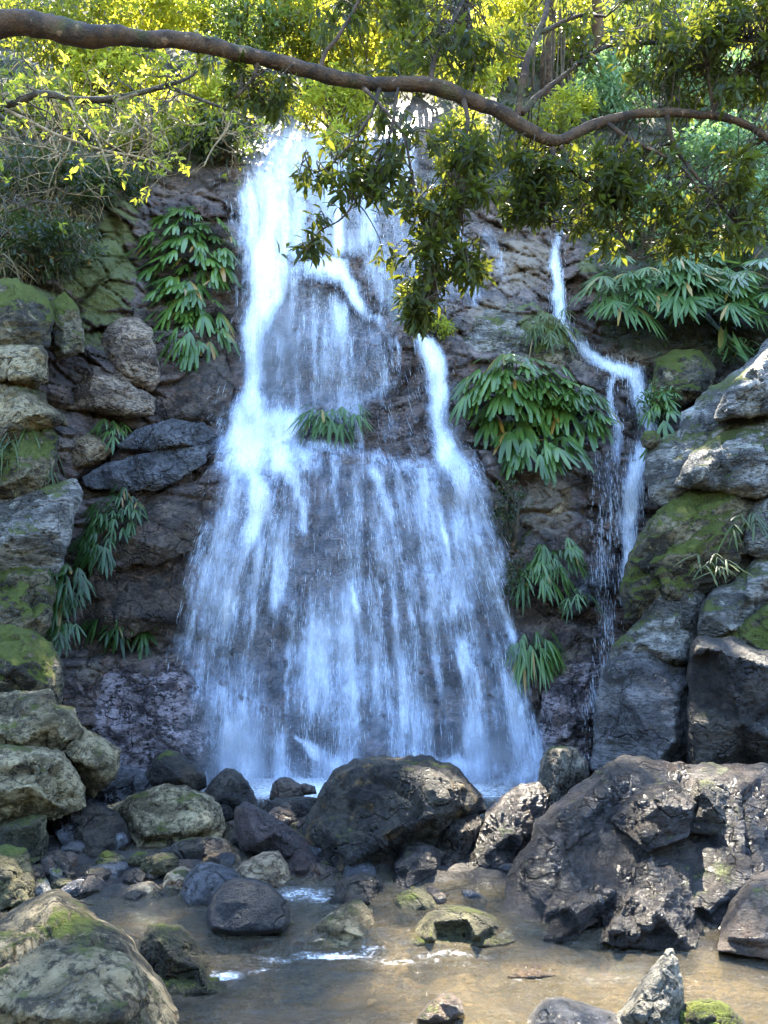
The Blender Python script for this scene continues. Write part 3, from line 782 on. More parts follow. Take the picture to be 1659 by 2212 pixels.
def build_fall(name, label, box, paths, zones, n_streaks, offs, fan, seed, splash=None):
    rs = np.random.RandomState(seed)
    st = 5
    us = np.arange(box[0], box[1], st); vs = np.arange(box[2], box[3], st)
    U, V = np.meshgrid(us.astype(float), vs.astype(float))
    q = np.stack([U.ravel(), V.ravel()], -1)
    jig = np.stack([perlin(np.c_[q * .012, np.zeros(len(q))]), perlin(np.c_[q * .012, np.full(len(q), 7.)])], -1) * 8 \
        + np.stack([perlin(np.c_[q * .04, np.zeros(len(q))]), perlin(np.c_[q * .04, np.full(len(q), 7.)])], -1) * 5
    D = path_d(paths, q + jig) * np.clip(1.0 + .45 * perlin(np.c_[q * np.array([.03, .012]), np.full(len(q), 1.5 + seed)]), .5, 1.2)
    acr = (q[:, 0] - fan[0]) / np.interp(q[:, 1], fan[1], fan[2])
    S0 = D * 0
    colm = np.clip(.62 + 1.15 * perlin(np.c_[acr * 7.5 + 2, q[:, 1] * .0042, np.full(len(q), seed + .5)]) + .55 * perlin(np.c_[acr * 17, q[:, 1] * .008, np.full(len(q), seed + 5.5)]), .12, 1.35)
    for poly, a in zones:
        d, _ = seg_dist(q + jig, poly)
        i = inside(q + jig, poly)
        e = np.where(i, sstep(-25, 40, d), sstep(25, 0, d) * .22)
        D = np.maximum(D, a * colm * e); S0 = np.maximum(S0, a * e)
    Yb = cliff_Y(U.ravel(), V.ravel()).reshape(U.shape)
    # water leaves the rock at the lips: take the nearest surface around, then smooth
    k = 5
    Ym = Yb.copy()
    for s in range(1, k + 1):
        Ym[s:] = np.minimum(Ym[s:], Yb[:-s]); 
    Ym = blur(Ym, 2.2)
    n, m = U.shape
    i = np.arange(n - 1)[:, None] * m + np.arange(m - 1)[None]
    Q = np.stack([i, i + m, i + m + 1, i + 1], -1).reshape(-1, 4)
    Vs, Fs, Ds, Fl, So = [], [], [], [], []
    tot = 0
    for L, off in enumerate(offs):
        pt = P(U.ravel(), V.ravel(), (Ym - off).ravel() + .03 * perlin(np.c_[q * .02, np.full(len(q), 3. + L)]))
        cu = fan[0] + 0 * V.ravel(); wd = np.interp(V.ravel(), fan[1], fan[2])
        across = (U.ravel() - cu) / wd * fan[3]
        fl = np.stack([across + 13 * L, pt[:, 2] + 5 * L, np.full(len(q), seed + 3.7 * L)], -1)
        dd = (np.maximum(D, S0 * (.78 + .32 * colm)) if L == 0 else D) * (1.0, .9, .8)[L] - (0, .02, .05)[L]
        keep = dd.reshape(U.shape) > .03
        kq = keep.ravel()[Q].any(1)
        Vs.append(pt); Fs.append(Q[kq] + tot); Ds.append(dd); Fl.append(fl); So.append(np.full(len(q), 1.0 if L == 0 else 0.0)); tot += len(pt)
    Vt = np.concatenate(Vs); Ft = np.concatenate(Fs); Da = np.concatenate(Ds); Fa = np.concatenate(Fl); Sa = np.concatenate(So)
    used = np.unique(Ft); re = np.full(len(Vt), -1); re[used] = np.arange(len(used))
    Vt, Ft, Da, Fa, Sa = Vt[used], re[Ft], Da[used], Fa[used], Sa[used]
    nq = len(Ft)
    # strands and drops thrown clear of the sheet: thin spindles hanging along the flow
    w = np.clip(D, 0, 1.0) ** 1.15 * np.where(D > .05, 1, 0)
    w = w * (.12 + .88 * sstep(-.15, .6, perlin(np.c_[(U.ravel() - fan[0]) / np.interp(V.ravel(), fan[1], fan[2]) * 30, V.ravel() * .004, np.zeros(len(q))])))
    pick = rs.choice(len(q), n_streaks, p=w / w.sum())
    u = q[pick, 0] + rs.uniform(-3, 3, n_streaks) + rs.normal(size=n_streaks) * 2; v = q[pick, 1] + rs.uniform(-3, 3, n_streaks)
    Y = Ym.ravel()[pick] - rs.uniform(.02, .4, n_streaks) * (.6 + .4 * rs.rand(n_streaks))
    c = P(u, v, Y)
    ln = np.exp(rs.normal(-2.55, .6, n_streaks)).clip(.02, .34)
    ra = rs.uniform(.0014, .0038, n_streaks) * (1 + .5 * (rs.rand(n_streaks) < .08))
    lean = (u - fan[0]) / np.interp(v, fan[1], fan[2]) * np.interp(v, fan[1], np.gradient(np.array(fan[2]), np.array(fan[1])))
    if splash:
        m = n_streaks // 3
        sp_ = np.array(splash, float)[rs.randint(0, len(splash), m)]
        u[:m] = sp_[:, 0] + rs.normal(size=m) * sp_[:, 2]; v[:m] = sp_[:, 1] - np.abs(rs.normal(size=m)) * sp_[:, 3] + 20
        c[:m] = P(u[:m], v[:m], cliff_Y(u[:m], v[:m]) - np.abs(rs.normal(size=m)) * .35 - .03)
        ln[:m] *= .28; ra[:m] *= 1.15
    dr = norm(np.stack([lean * .9 + rs.normal(size=n_streaks) * .05, rs.normal(size=n_streaks) * .05 - .1, -np.ones(n_streaks)], -1))
    if splash: dr[:m] = norm(dr[:m] + rs.normal(size=(m, 3)) * .8)
    th = rs.uniform(0, 6.28, n_streaks)
    sd = []
    for j in range(3):
        a = th + j * 2.094
        sd.append(c + np.stack([np.cos(a) * ra, np.sin(a) * ra, 0 * a], -1))
    sp = np.stack([c - dr * ln[:, None] * .6] + sd + [c + dr * ln[:, None] * .4], 1).reshape(-1, 3)
    o = np.arange(n_streaks)[:, None] * 5
    T = np.concatenate([o + np.array(t) for t in ([0, 2, 1], [0, 3, 2], [0, 1, 3], [4, 1, 2], [4, 2, 3], [4, 3, 1])]) + len(Vt)
    me = mesh_np(name, np.concatenate([Vt, sp]), [Ft, T], None, True,
                 {'dens': np.concatenate([Da, np.zeros(len(sp))]), 'soft': np.concatenate([Sa, np.zeros(len(sp))]), 'flow': np.concatenate([Fa, np.zeros((len(sp), 3))])},
                 [WATER, SPRAY], np.concatenate([np.zeros(nq), np.ones(len(T))]))
    o = put(name, me)
    tag(o, label, kind='structure')
    return o


build_fall('waterfall', 'broad white waterfall dropping in two steps down the dark cliff', (330, 1240, 225, 1790), FALL_PATHS, ZONES, 14000, (.05, .14, .26),
           (700, [200, 450, 950, 1000, 1400, 1800], [330., 250., 270., 300., 380., 420.], 1.7), 3,
           [(510, 1680, 45, 60), (520, 1720, 60, 40), (690, 1700, 45, 40), (960, 1700, 50, 40), (1085, 1710, 50, 50), (1150, 1660, 30, 40), (565, 965, 60, 45), (975, 1005, 30, 25), (550, 1100, 35, 30), (800, 1690, 120, 25)])
build_fall('small_waterfall', 'thin cascade running down the rocks beside the mossy outcrop', (1170, 1440, 450, 1680), [[(p[0], p[1], p[2] * .9, p[3] + .06) for p in pl] for pl in SMALL_PATHS], [], 3800, (.04, .09),
           (1300, [400, 1800], [150., 150.], 1.0), 11)

# ------------------------------------------------------------------ boulders
N_ROCK = 0


def rock(label, mat, Y, front, outline, ridges=None, lean=.12, vb=None, amp=1.0, strata=None, back=None, rnd=.16, seed=None, facet=1.0, group=None, cat='boulder', sharp=0.0, fine=1.0, name='boulder', grow=1.03, ribs=None):
    """closed boulder: a rim with the given outline at distance Y, faceted front, rounded back"""
    global N_ROCK
    N_ROCK += 1
    rs = np.random.RandomState(seed or (100 + N_ROCK))
    vm = max(p[1] for p in outline)
    base = .75 * front if vm > 1740 and name == 'boulder' else 0.0
    if base: Y = min(Y, float(Yz(vm, -.06)) + base)
    o = np.asarray(outline, float)
    o = o.mean(0) + (o - o.mean(0)) * grow
    e = np.roll(o, -1, 0) - o
    area = abs((o[:, 0] * np.roll(o[:, 1], -1) - np.roll(o[:, 0], -1) * o[:, 1]).sum()) / 2
    size = math.sqrt(area)
    sp = min(max(2.6, size / 62), 6.5)
    c = .035 * (1 - sharp)                                      # knock the corners off the traced outline
    o2 = np.stack([o + c * e, o + (1 - c) * e], 1).reshape(-1, 2)
    loop = resample(np.vstack([np.c_[o2, np.zeros(len(o2))], [[*o2[0], 0]]]), sp)[:-1, :2]
    dn = np.roll(loop, -1, 0) - np.roll(loop, 1, 0); nn = norm(np.stack([dn[:, 1], -dn[:, 0]], -1))
    j = fbm(np.c_[loop * (5.5 / size), np.full(len(loop), 3. * N_ROCK)], 5, .6) * size * .022 * amp
    loop = loop + nn * j[:, None]
    if vb is None: vb = o[:, 1].max()
    lo, hi = loop.min(0), loop.max(0)
    gx, gy = np.meshgrid(np.arange(lo[0], hi[0], sp), np.arange(lo[1], hi[1], sp * .87))
    gx = gx + (np.arange(gx.shape[0])[:, None] % 2) * sp * .5
    g = np.stack([gx.ravel(), gy.ravel()], -1) + rs.uniform(-.22, .22, (gx.size, 2)) * sp
    g = g[inside(g, loop)]
    if len(g):
        d, _ = seg_dist(g, loop); g = g[d > .55 * sp]
    nl = len(loop)
    r = geometry.delaunay_2d_cdt([Vector(x) for x in np.vstack([loop, g])], [(k, (k + 1) % nl) for k in range(nl)], [], 1, 1e-5)
    q = np.array([tuple(x) for x in r[0]]); T = np.array([f for f in r[2] if len(f) == 3])
    d, _ = seg_dist(q, loop)
    rim = d < 1e-3
    # control heights
    cen = o.mean(0)
    ctrl = [(a, b, 0.0) for a, b in loop[::4]]
    if ridges is None:
        ridges = []
        n = 7
        a0 = rs.uniform(0, 6.28)
        for k in range(n):
            a = a0 + 6.283 * k / n + rs.uniform(-.25, .25)
            dirv = np.array([math.cos(a), math.sin(a)])
            # reach of the outline in this direction
            pr = (loop - cen) @ dirv; ok = np.abs((loop - cen) @ np.array([-dirv[1], dirv[0]])) < .12 * size
            reach = pr[ok].max() if ok.any() else .4 * size
            f = rs.uniform(.48, .78)
            ridges.append((*(cen + dirv * reach * f), rs.uniform(.55, .95)))
        ridges.append((*(cen + rs.normal(size=2) * .06 * size), 1.0))
    for (u, v, h) in ridges:
        ctrl.append((u, v, h * front))
    h = tri_interp(ctrl, q)
    kw = .075 * size
    edge = np.sqrt(np.clip(d / kw, 0, 1) * (2 - np.clip(d / kw, 0, 1)))
    h = h * (1 - rnd) + rnd * front * edge
    # soften creases a little over the mesh
    E = np.concatenate([T[:, [0, 1]], T[:, [1, 2]], T[:, [2, 0]]])
    for _ in range(1):
        s = np.zeros(len(q)); n = np.zeros(len(q))
        np.add.at(s, E[:, 0], h[E[:, 1]]); np.add.at(n, E[:, 0], 1)
        np.add.at(s, E[:, 1], h[E[:, 0]]); np.add.at(n, E[:, 1], 1)
        h = np.where(rim, h, .5 * h + .5 * s / np.maximum(n, 1))
    Yr = Y + lean * (vb - q[:, 1]) / 100
    if base:                                                   # the foot stands out as far as the front does: no overhang
        s = base * sstep(.45, .95, (q[:, 1] - lo[1]) / (hi[1] - lo[1]))
        h = np.maximum(h, s) + .25 * np.minimum(h, s) * ~rim
    F = P(q[:, 0], q[:, 1], Yr - h)
    S = size * Y / FPX

    def relief(pts):
        w = pts / S
        if strata is not None:
            th, k = strata
            ct, sn = math.cos(th), math.sin(th)
            x, z = pts[:, 0] * ct + pts[:, 2] * sn, -pts[:, 0] * sn + pts[:, 2] * ct
            wb = np.stack([x, pts[:, 1], z * k], -1) / S; kk = 1 / k ** .45
        else: wb = w; kk = 1.0
        f1, c1 = facets(wb * 1.75 + N_ROCK * 7.1, .6, .2)
        f2, c2 = facets(wb * 5.5 + N_ROCK * 3.3, .5, .25)
        f3, _ = facets(wb * 12 + N_ROCK * 1.9, .5, .25)
        rb = 0
        if ribs:
            ct, sn = math.cos(ribs[0]), math.sin(ribs[0])
            x, z = pts[:, 0] * ct + pts[:, 2] * sn, -pts[:, 0] * sn + pts[:, 2] * ct
            rb = ribs[2] / S * (fbm(np.stack([x * .55, pts[:, 1] * 1.2, z * 2.6], -1) * ribs[1] + 4, 4, .55, ridged=True) - .6)
        dd = rb + facet * kk * (.075 * f1 + .030 * f2 + .014 * f3 - .022 * (1 - c1) - .010 * (1 - c2)) + .012 * fbm(w * 2.6 + N_ROCK, 4) + .009 * kk * fbm(wb * 9, 4, .55, ridged=True)
        ab = .0055 * fbm(pts * 13, 4, .6) + .0035 * fbm(pts * 38, 2, .6, ridged=True)
        return amp * (dd * S + ab * fine * min(1, S * 2.2))

    def normals(pts, tri):
        fn = np.cross(pts[tri[:, 1]] - pts[tri[:, 0]], pts[tri[:, 2]] - pts[tri[:, 0]])
        vn = np.zeros_like(pts)
        for k in range(3): np.add.at(vn, tri[:, k], fn)
        return norm(vn)
    nv = normals(F, T)
    ray = norm(F - np.array([0, 0, CAMZ]))
    if ((nv * ray).sum(1)).mean() > 0: nv = -nv; T = T[:, ::-1]
    F = F + nv * (relief(F) * np.clip(d / (.10 * size), .0, 1))[:, None]
    bk = back if back is not None else front * .9
    B = P(q[:, 0], q[:, 1], Yr + bk * edge)
    B = B + ray * (relief(B) * np.clip(d / (.10 * size), .0, 1))[:, None]
    idx = np.full(len(q), -1); inn = np.nonzero(~rim)[0]
    idx[rim] = np.nonzero(rim)[0]; idx[inn] = len(q) + np.arange(len(inn))
    V = np.vstack([F, B[inn]])
    TT = np.vstack([T, idx[T][:, ::-1]])
    org = np.array([V[:, 0].mean(), V[:, 1].mean(), V[:, 2].min()])
    ob = put(name, mesh_np(name, V - org, TT, M[mat] if isinstance(mat, str) else mat, True), None, org)
    return tag(ob, label, cat, group or 'boulders in and around the stream')


# right bank, from the back forward -------------------------------------------------
rock('pale grey sloping rock slab under the ferns, topmost of the pile by the thin cascade', 'grey', 8.5, .55,
     [(1395, 1030), (1400, 985), (1425, 955), (1465, 930), (1478, 893), (1512, 860), (1560, 824), (1610, 788), (1659, 738), (1760, 690), (1760, 1150), (1600, 1140), (1480, 1110), (1410, 1080)],
     [(1500, 930, .8), (1600, 880, .9), (1640, 960, 1.0), (1480, 1010, .8), (1560, 1050, 1), (1690, 1050, 1.1)], lean=.42, strata=(.5, 3.2), amp=1.2, facet=1.6, ribs=(.45, 1.5, .08))
rock('small dark round stone with a mossy top wedged in the thin cascade', 'moss', 9.2, .2, [(1383, 950), (1392, 932), (1412, 930), (1428, 942), (1426, 962), (1405, 972), (1388, 966)])
rock('bulging rock with bright green moss, highest mossy bulge of the rock pile', 'moss', 8.0, .6,
     [(1350, 1340), (1347, 1270), (1358, 1220), (1371, 1182), (1388, 1145), (1412, 1112), (1450, 1085), (1490, 1060), (1540, 1040), (1600, 1040), (1640, 1060), (1640, 1180), (1610, 1240), (1560, 1270), (1500, 1290), (1400, 1330)],
     [(1400, 1180, .8), (1430, 1140, .9), (1500, 1110, .9), (1560, 1090, .9), (1470, 1200, 1.0), (1440, 1260, .8), (1560, 1190, 1), (1380, 1280, .5)], lean=.25, amp=1.2, ribs=(.4, 2.0, .06))
rock('grey stone standing among the moss at the photo\'s side edge above the square dark block', 'grey', 8.0, .4,
     [(1600, 1130), (1640, 1080), (1700, 1050), (1780, 1060), (1780, 1230), (1660, 1215), (1610, 1190)], lean=.2)
rock('flat topped grey rock with a square shaded front below the bamboo tuft', 'grey', 7.5, .45,
     [(1510, 1371), (1513, 1316), (1530, 1281), (1580, 1258), (1612, 1228), (1662, 1176), (1760, 1150), (1760, 1300), (1645, 1325), (1605, 1362), (1560, 1378)],
     [(1520, 1325, .6), (1590, 1318, .85), (1650, 1250, .8), (1580, 1360, .8), (1700, 1230, 1)], lean=.35)
rock('lumpy grey green rock with mossy hollows left of the flat topped rock', 'grey', 7.7, .5,
     [(1318, 1430), (1320, 1401), (1345, 1374), (1386, 1336), (1380, 1308), (1396, 1284), (1420, 1250), (1460, 1245), (1522, 1270), (1516, 1316), (1507, 1376), (1492, 1440), (1440, 1440)],
     [(1430, 1280, .7), (1470, 1290, .9), (1410, 1340, .6), (1460, 1370, .9), (1380, 1390, .7), (1460, 1420, .9)], lean=.28, amp=1.3, facet=1.2)
rock('wedge of grey rock streaked with moss leaning over the square dark block', 'moss', 7.2, .45,
     [(1550, 1392), (1588, 1348), (1640, 1312), (1690, 1290), (1780, 1280), (1780, 1460), (1660, 1450), (1600, 1420)], lean=.3)
rock('large boulder with a smooth pale sloping face and a black shaded flank', 'slab', 7.1, .75,
     [(1278, 1660), (1284, 1600), (1291, 1506), (1299, 1456), (1315, 1431), (1355, 1409), (1390, 1380), (1420, 1386), (1450, 1424), (1492, 1441), (1500, 1680), (1425, 1690), (1340, 1680)],
     [(1338, 1436, .55), (1356, 1506, .62), (1392, 1570, .72), (1424, 1640, .8), (1330, 1520, .12), (1310, 1600, .1), (1360, 1620, .25), (1460, 1500, .62), (1460, 1600, .95), (1400, 1440, .45)], lean=.22, rnd=.12, amp=.7)
rock('tall square black block with a sheer shaded front, the darkest block of the bank', 'black', 6.75, .6,
     [(1484, 1680), (1485, 1600), (1488, 1466), (1494, 1400), (1510, 1376), (1550, 1381), (1600, 1381), (1632, 1404), (1780, 1420), (1780, 1700), (1600, 1690)],
     [(1508, 1405, .85), (1500, 1560, .85), (1560, 1402, .8), (1640, 1430, .95), (1600, 1560, .95), (1520, 1650, .9), (1700, 1620, 1)], lean=.05, rnd=.1, sharp=.4, back=.7)
rock('huge sloping wet bank rock with glistening ribs reaching into the pool', 'slick', 4.95, .45,
     [(1085, 1990), (1092, 1945), (1105, 1900), (1126, 1850), (1150, 1808), (1166, 1770), (1195, 1738), (1235, 1708), (1275, 1678), (1310, 1652), (1350, 1637), (1400, 1643), (1440, 1648), (1500, 1658), (1560, 1652), (1620, 1658), (1780, 1650), (1780, 2030), (1600, 2028), (1480, 2026), (1300, 2018), (1230, 2014), (1175, 2010), (1130, 2000)],
     [(1150, 1880, .5), (1200, 1800, .65), (1260, 1760, .75), (1330, 1690, .6), (1400, 1690, .5), (1215, 1900, .9), (1190, 1975, .75), (1290, 1850, .75), (1270, 1960, 1.05), (1350, 1780, .55), (1360, 1900, 1.0), (1330, 2000, .55),
      (1430, 1820, .75), (1440, 1920, 1.1), (1420, 2000, .6), (1500, 1840, .6), (1520, 1960, .95), (1600, 1800, .8), (1620, 1900, 1), (1480, 1740, .5), (1590, 1710, .5), (1560, 2010, .6)],
     lean=.24, vb=2020, strata=(.62, 3.2), amp=1.0, facet=1.5, rnd=.12, back=1.6, ribs=(.72, 1.3, .03))
rock('brown joint block low in the sunlit side of the wet bank', 'brown', 4.55, .34, [(1205, 1960), (1230, 1880), (1290, 1830), (1345, 1860), (1340, 1930), (1290, 1990), (1235, 2015)], lean=.35, facet=1.3, strata=(.7, 2.2))
rock('dark flat slab overlapping the wet bank under the upright sunlit stone', 'slick', 4.95, .3, [(1130, 1870), (1165, 1800), (1215, 1745), (1275, 1700), (1320, 1690), (1330, 1740), (1280, 1800), (1220, 1850), (1160, 1890)], lean=.25, facet=1.4, strata=(.75, 2.6))
rock('low wet slab at the end of the bank, dipping into the pool', 'slick', 9, .42, [(1500, 2040), (1512, 1940), (1560, 1860), (1640, 1830), (1760, 1830), (1780, 2046), (1640, 2048)], lean=.3, facet=1.4, strata=(.6, 2.6))
rock('dark pointed wedge stone sitting on the huge wet bank rock', 'black', 5.2, .3,
     [(1478, 1775), (1490, 1715), (1504, 1682), (1544, 1680), (1570, 1694), (1588, 1745), (1596, 1772), (1569, 1796), (1529, 1802), (1489, 1798)], [(1515, 1712, .8), (1545, 1740, 1), (1500, 1770, .6), (1560, 1770, .7)])
rock('smooth brown boulder hanging over the pool at the end of the bank', 'brown', 4.2, .3,
     [(1552, 2052), (1560, 1998), (1580, 1948), (1620, 1900), (1665, 1880), (1780, 1870), (1780, 2080), (1640, 2066)], lean=.2, amp=.6)
rock('upright stone with a sunlit white face and a dark flank between fall and bank', 'sunny', 6.55, .42,
     [(1153, 1750), (1160, 1700), (1168, 1645), (1184, 1617), (1220, 1611), (1246, 1618), (1266, 1645), (1273, 1672), (1255, 1700), (1225, 1735), (1195, 1760), (1172, 1764)],
     [(1206, 1628, .8), (1202, 1685, 1.0), (1188, 1740, .9), (1240, 1660, .4)], lean=.05, rnd=.1)
rock('sunlit rounded rock with dark hollows leaning down to the stream beside the wet bank', 'slick', 5.9, .5,
     [(985, 1930), (989, 1905), (1005, 1858), (1030, 1808), (1050, 1758), (1075, 1728), (1110, 1705), (1140, 1694), (1164, 1692), (1180, 1724), (1178, 1774), (1160, 1808), (1140, 1850), (1120, 1900), (1105, 1940), (1045, 1945)],
     [(1080, 1760, .8), (1120, 1730, .7), (1060, 1830, 1.0), (1110, 1800, 1), (1030, 1880, .5), (1080, 1890, .5)], lean=.3, strata=(.9, 2.4), facet=1.2, ribs=(.9, 2.4, .04))
rock('grey boulder with a vertical split standing right against the big black boulder', 'black', 5.8, .3,
     [(942, 1838), (957, 1782), (988, 1766), (1032, 1760), (1044, 1774), (1028, 1819), (1003, 1872), (985, 1915), (950, 1910)], [(985, 1795, .8), (992, 1840, .6), (1012, 1795, .9), (965, 1870, .9)], lean=.25)
rock('grey brown boulder with a flat sunlit top in the middle of the stream edge', 'slick', 5.25, .35,
     [(832, 1905), (852, 1859), (873, 1830), (905, 1823), (937, 1828), (952, 1848), (948, 1896), (906, 1924), (865, 1944), (834, 1934)], lean=.25)
rock('low brown rocks shelf lying along the stream under the split boulder', 'brown', 4.95, .3,
     [(810, 1950), (880, 1933), (930, 1912), (965, 1922), (1020, 1925), (1080, 1925), (1095, 1975), (1040, 1990), (960, 1985), (890, 2000), (812, 2000)], lean=.3, amp=1.3)

rock('upper ledge of pale grey rock under the bright fern, with a rounded lip', 'grey', 8.55, .5, [(1545, 905), (1562, 850), (1615, 796), (1665, 745), (1780, 700), (1780, 870), (1660, 895)], lean=.45, strata=(.5, 3.0), facet=1.5, ribs=(.4, 1.8, .05))
rock('middle ledge of grey rock in the pile, split off by a dark joint', 'grey', 8.2, .5, [(1455, 1050), (1490, 985), (1560, 935), (1660, 905), (1780, 890), (1780, 1060), (1640, 1075), (1540, 1060)], lean=.42, strata=(.5, 3.0), facet=1.5, ribs=(.4, 1.8, .06))
rock('lowest sunlit rib of the wet bank, a slanting rock standing at the waterline', 'slick', 4.46, .32, [(1175, 2030), (1195, 1978), (1238, 1930), (1276, 1902), (1304, 1912), (1294, 1962), (1264, 2006), (1225, 2034)], lean=.15, strata=(.8, 2.6), facet=1.3)
rock('broad brown rock bulging at the waterline in the middle of the wet bank', 'slick', 4.45, .42, [(1296, 2036), (1318, 1962), (1358, 1888), (1420, 1848), (1474, 1868), (1504, 1930), (1516, 2000), (1496, 2056), (1400, 2048)], lean=.18, strata=(.7, 2.6), facet=1.4)
rock('grey rock plate lying on top of the wet bank below the square black block', 'slick', 4.95, .34, [(1320, 1770), (1385, 1698), (1462, 1686), (1505, 1738), (1484, 1806), (1400, 1838)], lean=.2, strata=(.6, 2.6), facet=1.4)

# behind the stream: the big black boulder and its neighbours ------------------------
rock('biggest black boulder in the middle of the stream under the fall, ochre stained flank', 'bigblack', 5.95, .75,
     [(650, 1800), (680, 1740), (700, 1700), (725, 1668), (765, 1644), (830, 1638), (900, 1636), (945, 1644), (985, 1664), (1020, 1700), (1040, 1730), (1050, 1752), (1025, 1764), (1000, 1775), (975, 1805), (948, 1826), (905, 1845), (855, 1868), (825, 1905), (770, 1915), (720, 1910), (695, 1855), (668, 1825)],
     [(745, 1680, .55), (775, 1670, .7), (860, 1662, .72), (940, 1672, .65), (985, 1700, .55), (760, 1760, .75), (850, 1720, .95), (840, 1800, 1.0), (930, 1760, .95), (715, 1800, .7), (760, 1860, .85), (990, 1745, .5)], lean=.15, facet=1.2)
rock('dark slanting slab with a straight purple grey top edge, sliding down to the stream', 'red', 5.4, .32,
     [(508, 1780), (511, 1745), (530, 1734), (556, 1743), (600, 1770), (650, 1805), (690, 1843), (711, 1873), (711, 1905), (675, 1912), (635, 1908), (612, 1872), (575, 1846), (525, 1836), (509, 1812)],
     [(532, 1752, .6), (595, 1796, .75), (650, 1838, .8), (695, 1878, .7), (560, 1815, .95), (640, 1880, .9)], lean=.35, rnd=.1, sharp=.3, facet=.7)
rock('pale brown flat topped boulder, broadest dry rock beside the pointed black stone', 'pale', 6.25, .5,
     [(213, 1752), (260, 1732), (320, 1703), (360, 1694), (395, 1698), (427, 1709), (457, 1721), (477, 1749), (485, 1789), (472, 1818), (435, 1832), (400, 1824), (350, 1838), (300, 1834), (278, 1800), (266, 1772)],
     [(330, 1760, .55), (395, 1740, .45), (420, 1735, .7), (310, 1800, .9), (370, 1800, 1.0), (450, 1780, .9), (290, 1760, .6)], lean=.2)
rock('dark brown shaded block under the pale flat topped boulder', 'black', 5.9, .4,
     [(92, 1770), (115, 1748), (150, 1742), (210, 1737), (252, 1753), (272, 1779), (283, 1814), (280, 1858), (240, 1872), (190, 1884), (160, 1875), (125, 1830)], lean=.2)
rock('pointed black stone in front of the splashing water', 'black', 6.9, .35,
     [(438, 1714), (460, 1684), (485, 1663), (501, 1660), (521, 1673), (541, 1699), (553, 1724), (556, 1748), (532, 1760), (505, 1772), (470, 1770), (452, 1738)], [(500, 1685, .7), (490, 1720, 1), (530, 1735, .7), (460, 1735, .7)])
rock('dark brown hump shaped stone behind the pale flat topped boulder', 'black', 7.1, .35, [(316, 1674), (333, 1640), (360, 1621), (386, 1627), (422, 1649), (444, 1675), (445, 1700), (420, 1712), (370, 1712), (328, 1704)])
rock('flat shiny black slab between beige overhang and hump shaped stone', 'blue', 6.95, .3, [(178, 1720), (186, 1690), (225, 1667), (262, 1654), (300, 1661), (327, 1680), (334, 1704), (290, 1725), (240, 1748), (200, 1746)], lean=.3)
rock('small round topped brown stone before the splash, beside the pointed black stone', 'brown', 7.15, .2, [(582, 1726), (589, 1692), (606, 1679), (626, 1680), (645, 1693), (662, 1712), (645, 1730), (602, 1736)])
rock('low dark rubble stone between slanting slab and big black boulder', 'black', 6.7, .25, [(556, 1742), (600, 1724), (650, 1720), (684, 1724), (676, 1765), (652, 1800), (600, 1775), (565, 1755)], lean=.3)
rock('thin brown flake leaning on the small round topped stone', 'brown', 7.2, .1, [(632, 1697), (660, 1692), (680, 1699), (684, 1715), (650, 1718)])
rock('tan rubble stone tucked under the slanting slab', 'tan', 5.6, .25, [(410, 1858), (428, 1830), (455, 1813), (487, 1813), (512, 1829), (538, 1850), (545, 1895), (500, 1892), (450, 1878), (418, 1878)], lean=.4, facet=1.3)
rock('rounded orange tan stone beside the slanting slab\'s lower end', 'tan', 5.2, .25, [(498, 1890), (530, 1860), (570, 1841), (602, 1839), (621, 1868), (627, 1898), (600, 1918), (560, 1913), (520, 1910)], lean=.3)
rock('small tan rock half hidden behind the grey blue round stone', 'tan', 5.1, .2, [(343, 1920), (358, 1885), (390, 1871), (416, 1879), (424, 1912), (402, 1940), (360, 1945)])
rock('small orange white cobble at the edge of the calm stream water', 'tan', 4.95, .15, [(263, 1938), (269, 1914), (300, 1906), (330, 1904), (345, 1920), (345, 1940), (320, 1954), (290, 1960), (265, 1955)])
rock('bluish grey wet rock lying in the shade of the dark brown block', 'blue', 5.2, .25, [(172, 1906), (194, 1874), (235, 1857), (277, 1861), (281, 1890), (252, 1912), (225, 1925), (183, 1928)], lean=.3)
rock('dark leaning flake between the mossy corner stones and the bluish wet rock', 'black', 5.2, .15, [(106, 1842), (130, 1835), (151, 1857), (176, 1910), (190, 1950), (165, 1955), (143, 1902), (114, 1872)])
rock('elongated grey pebble standing on end by the leaning flake', 'grey', 5.05, .12, [(104, 1876), (113, 1868), (128, 1872), (146, 1890), (159, 1930), (152, 1945), (124, 1940), (109, 1907)])
rock('small grey stone low beside the elongated pebble', 'grey', 4.9, .12, [(66, 1935), (80, 1900), (100, 1898), (115, 1925), (120, 1955), (70, 1962)])
rock('black egg shaped boulder standing in the stream', 'round', 4.55, .34,
     [(448, 1985), (450, 1962), (460, 1937), (482, 1908), (507, 1897), (540, 1898), (576, 1908), (605, 1932), (621, 1960), (624, 1992), (610, 2012), (550, 2020), (500, 2020), (455, 2008)], [(530, 1950, 1.0), (490, 1950, .8), (580, 1960, .85), (540, 1990, .9)], rnd=.8, amp=.35, facet=.4, lean=.1)
rock('grey blue round stone touching the black egg shaped boulder', 'blue', 4.95, .3, [(389, 1930), (399, 1894), (425, 1868), (452, 1862), (482, 1870), (512, 1883), (527, 1905), (512, 1950), (470, 1970), (402, 1968)], rnd=.6, amp=.6, lean=.15)
rock('beige tilted rock at the head of the lower pool', 'pale', 4.4, .28,
     [(640, 2034), (685, 1993), (720, 1968), (760, 1942), (782, 1947), (802, 1969), (811, 1999), (824, 2034), (775, 2052), (700, 2054), (660, 2052)], [(700, 1998, .7), (755, 1962, .5), (790, 1990, .5), (740, 2010, 1), (790, 2025, .7)], lean=.2)
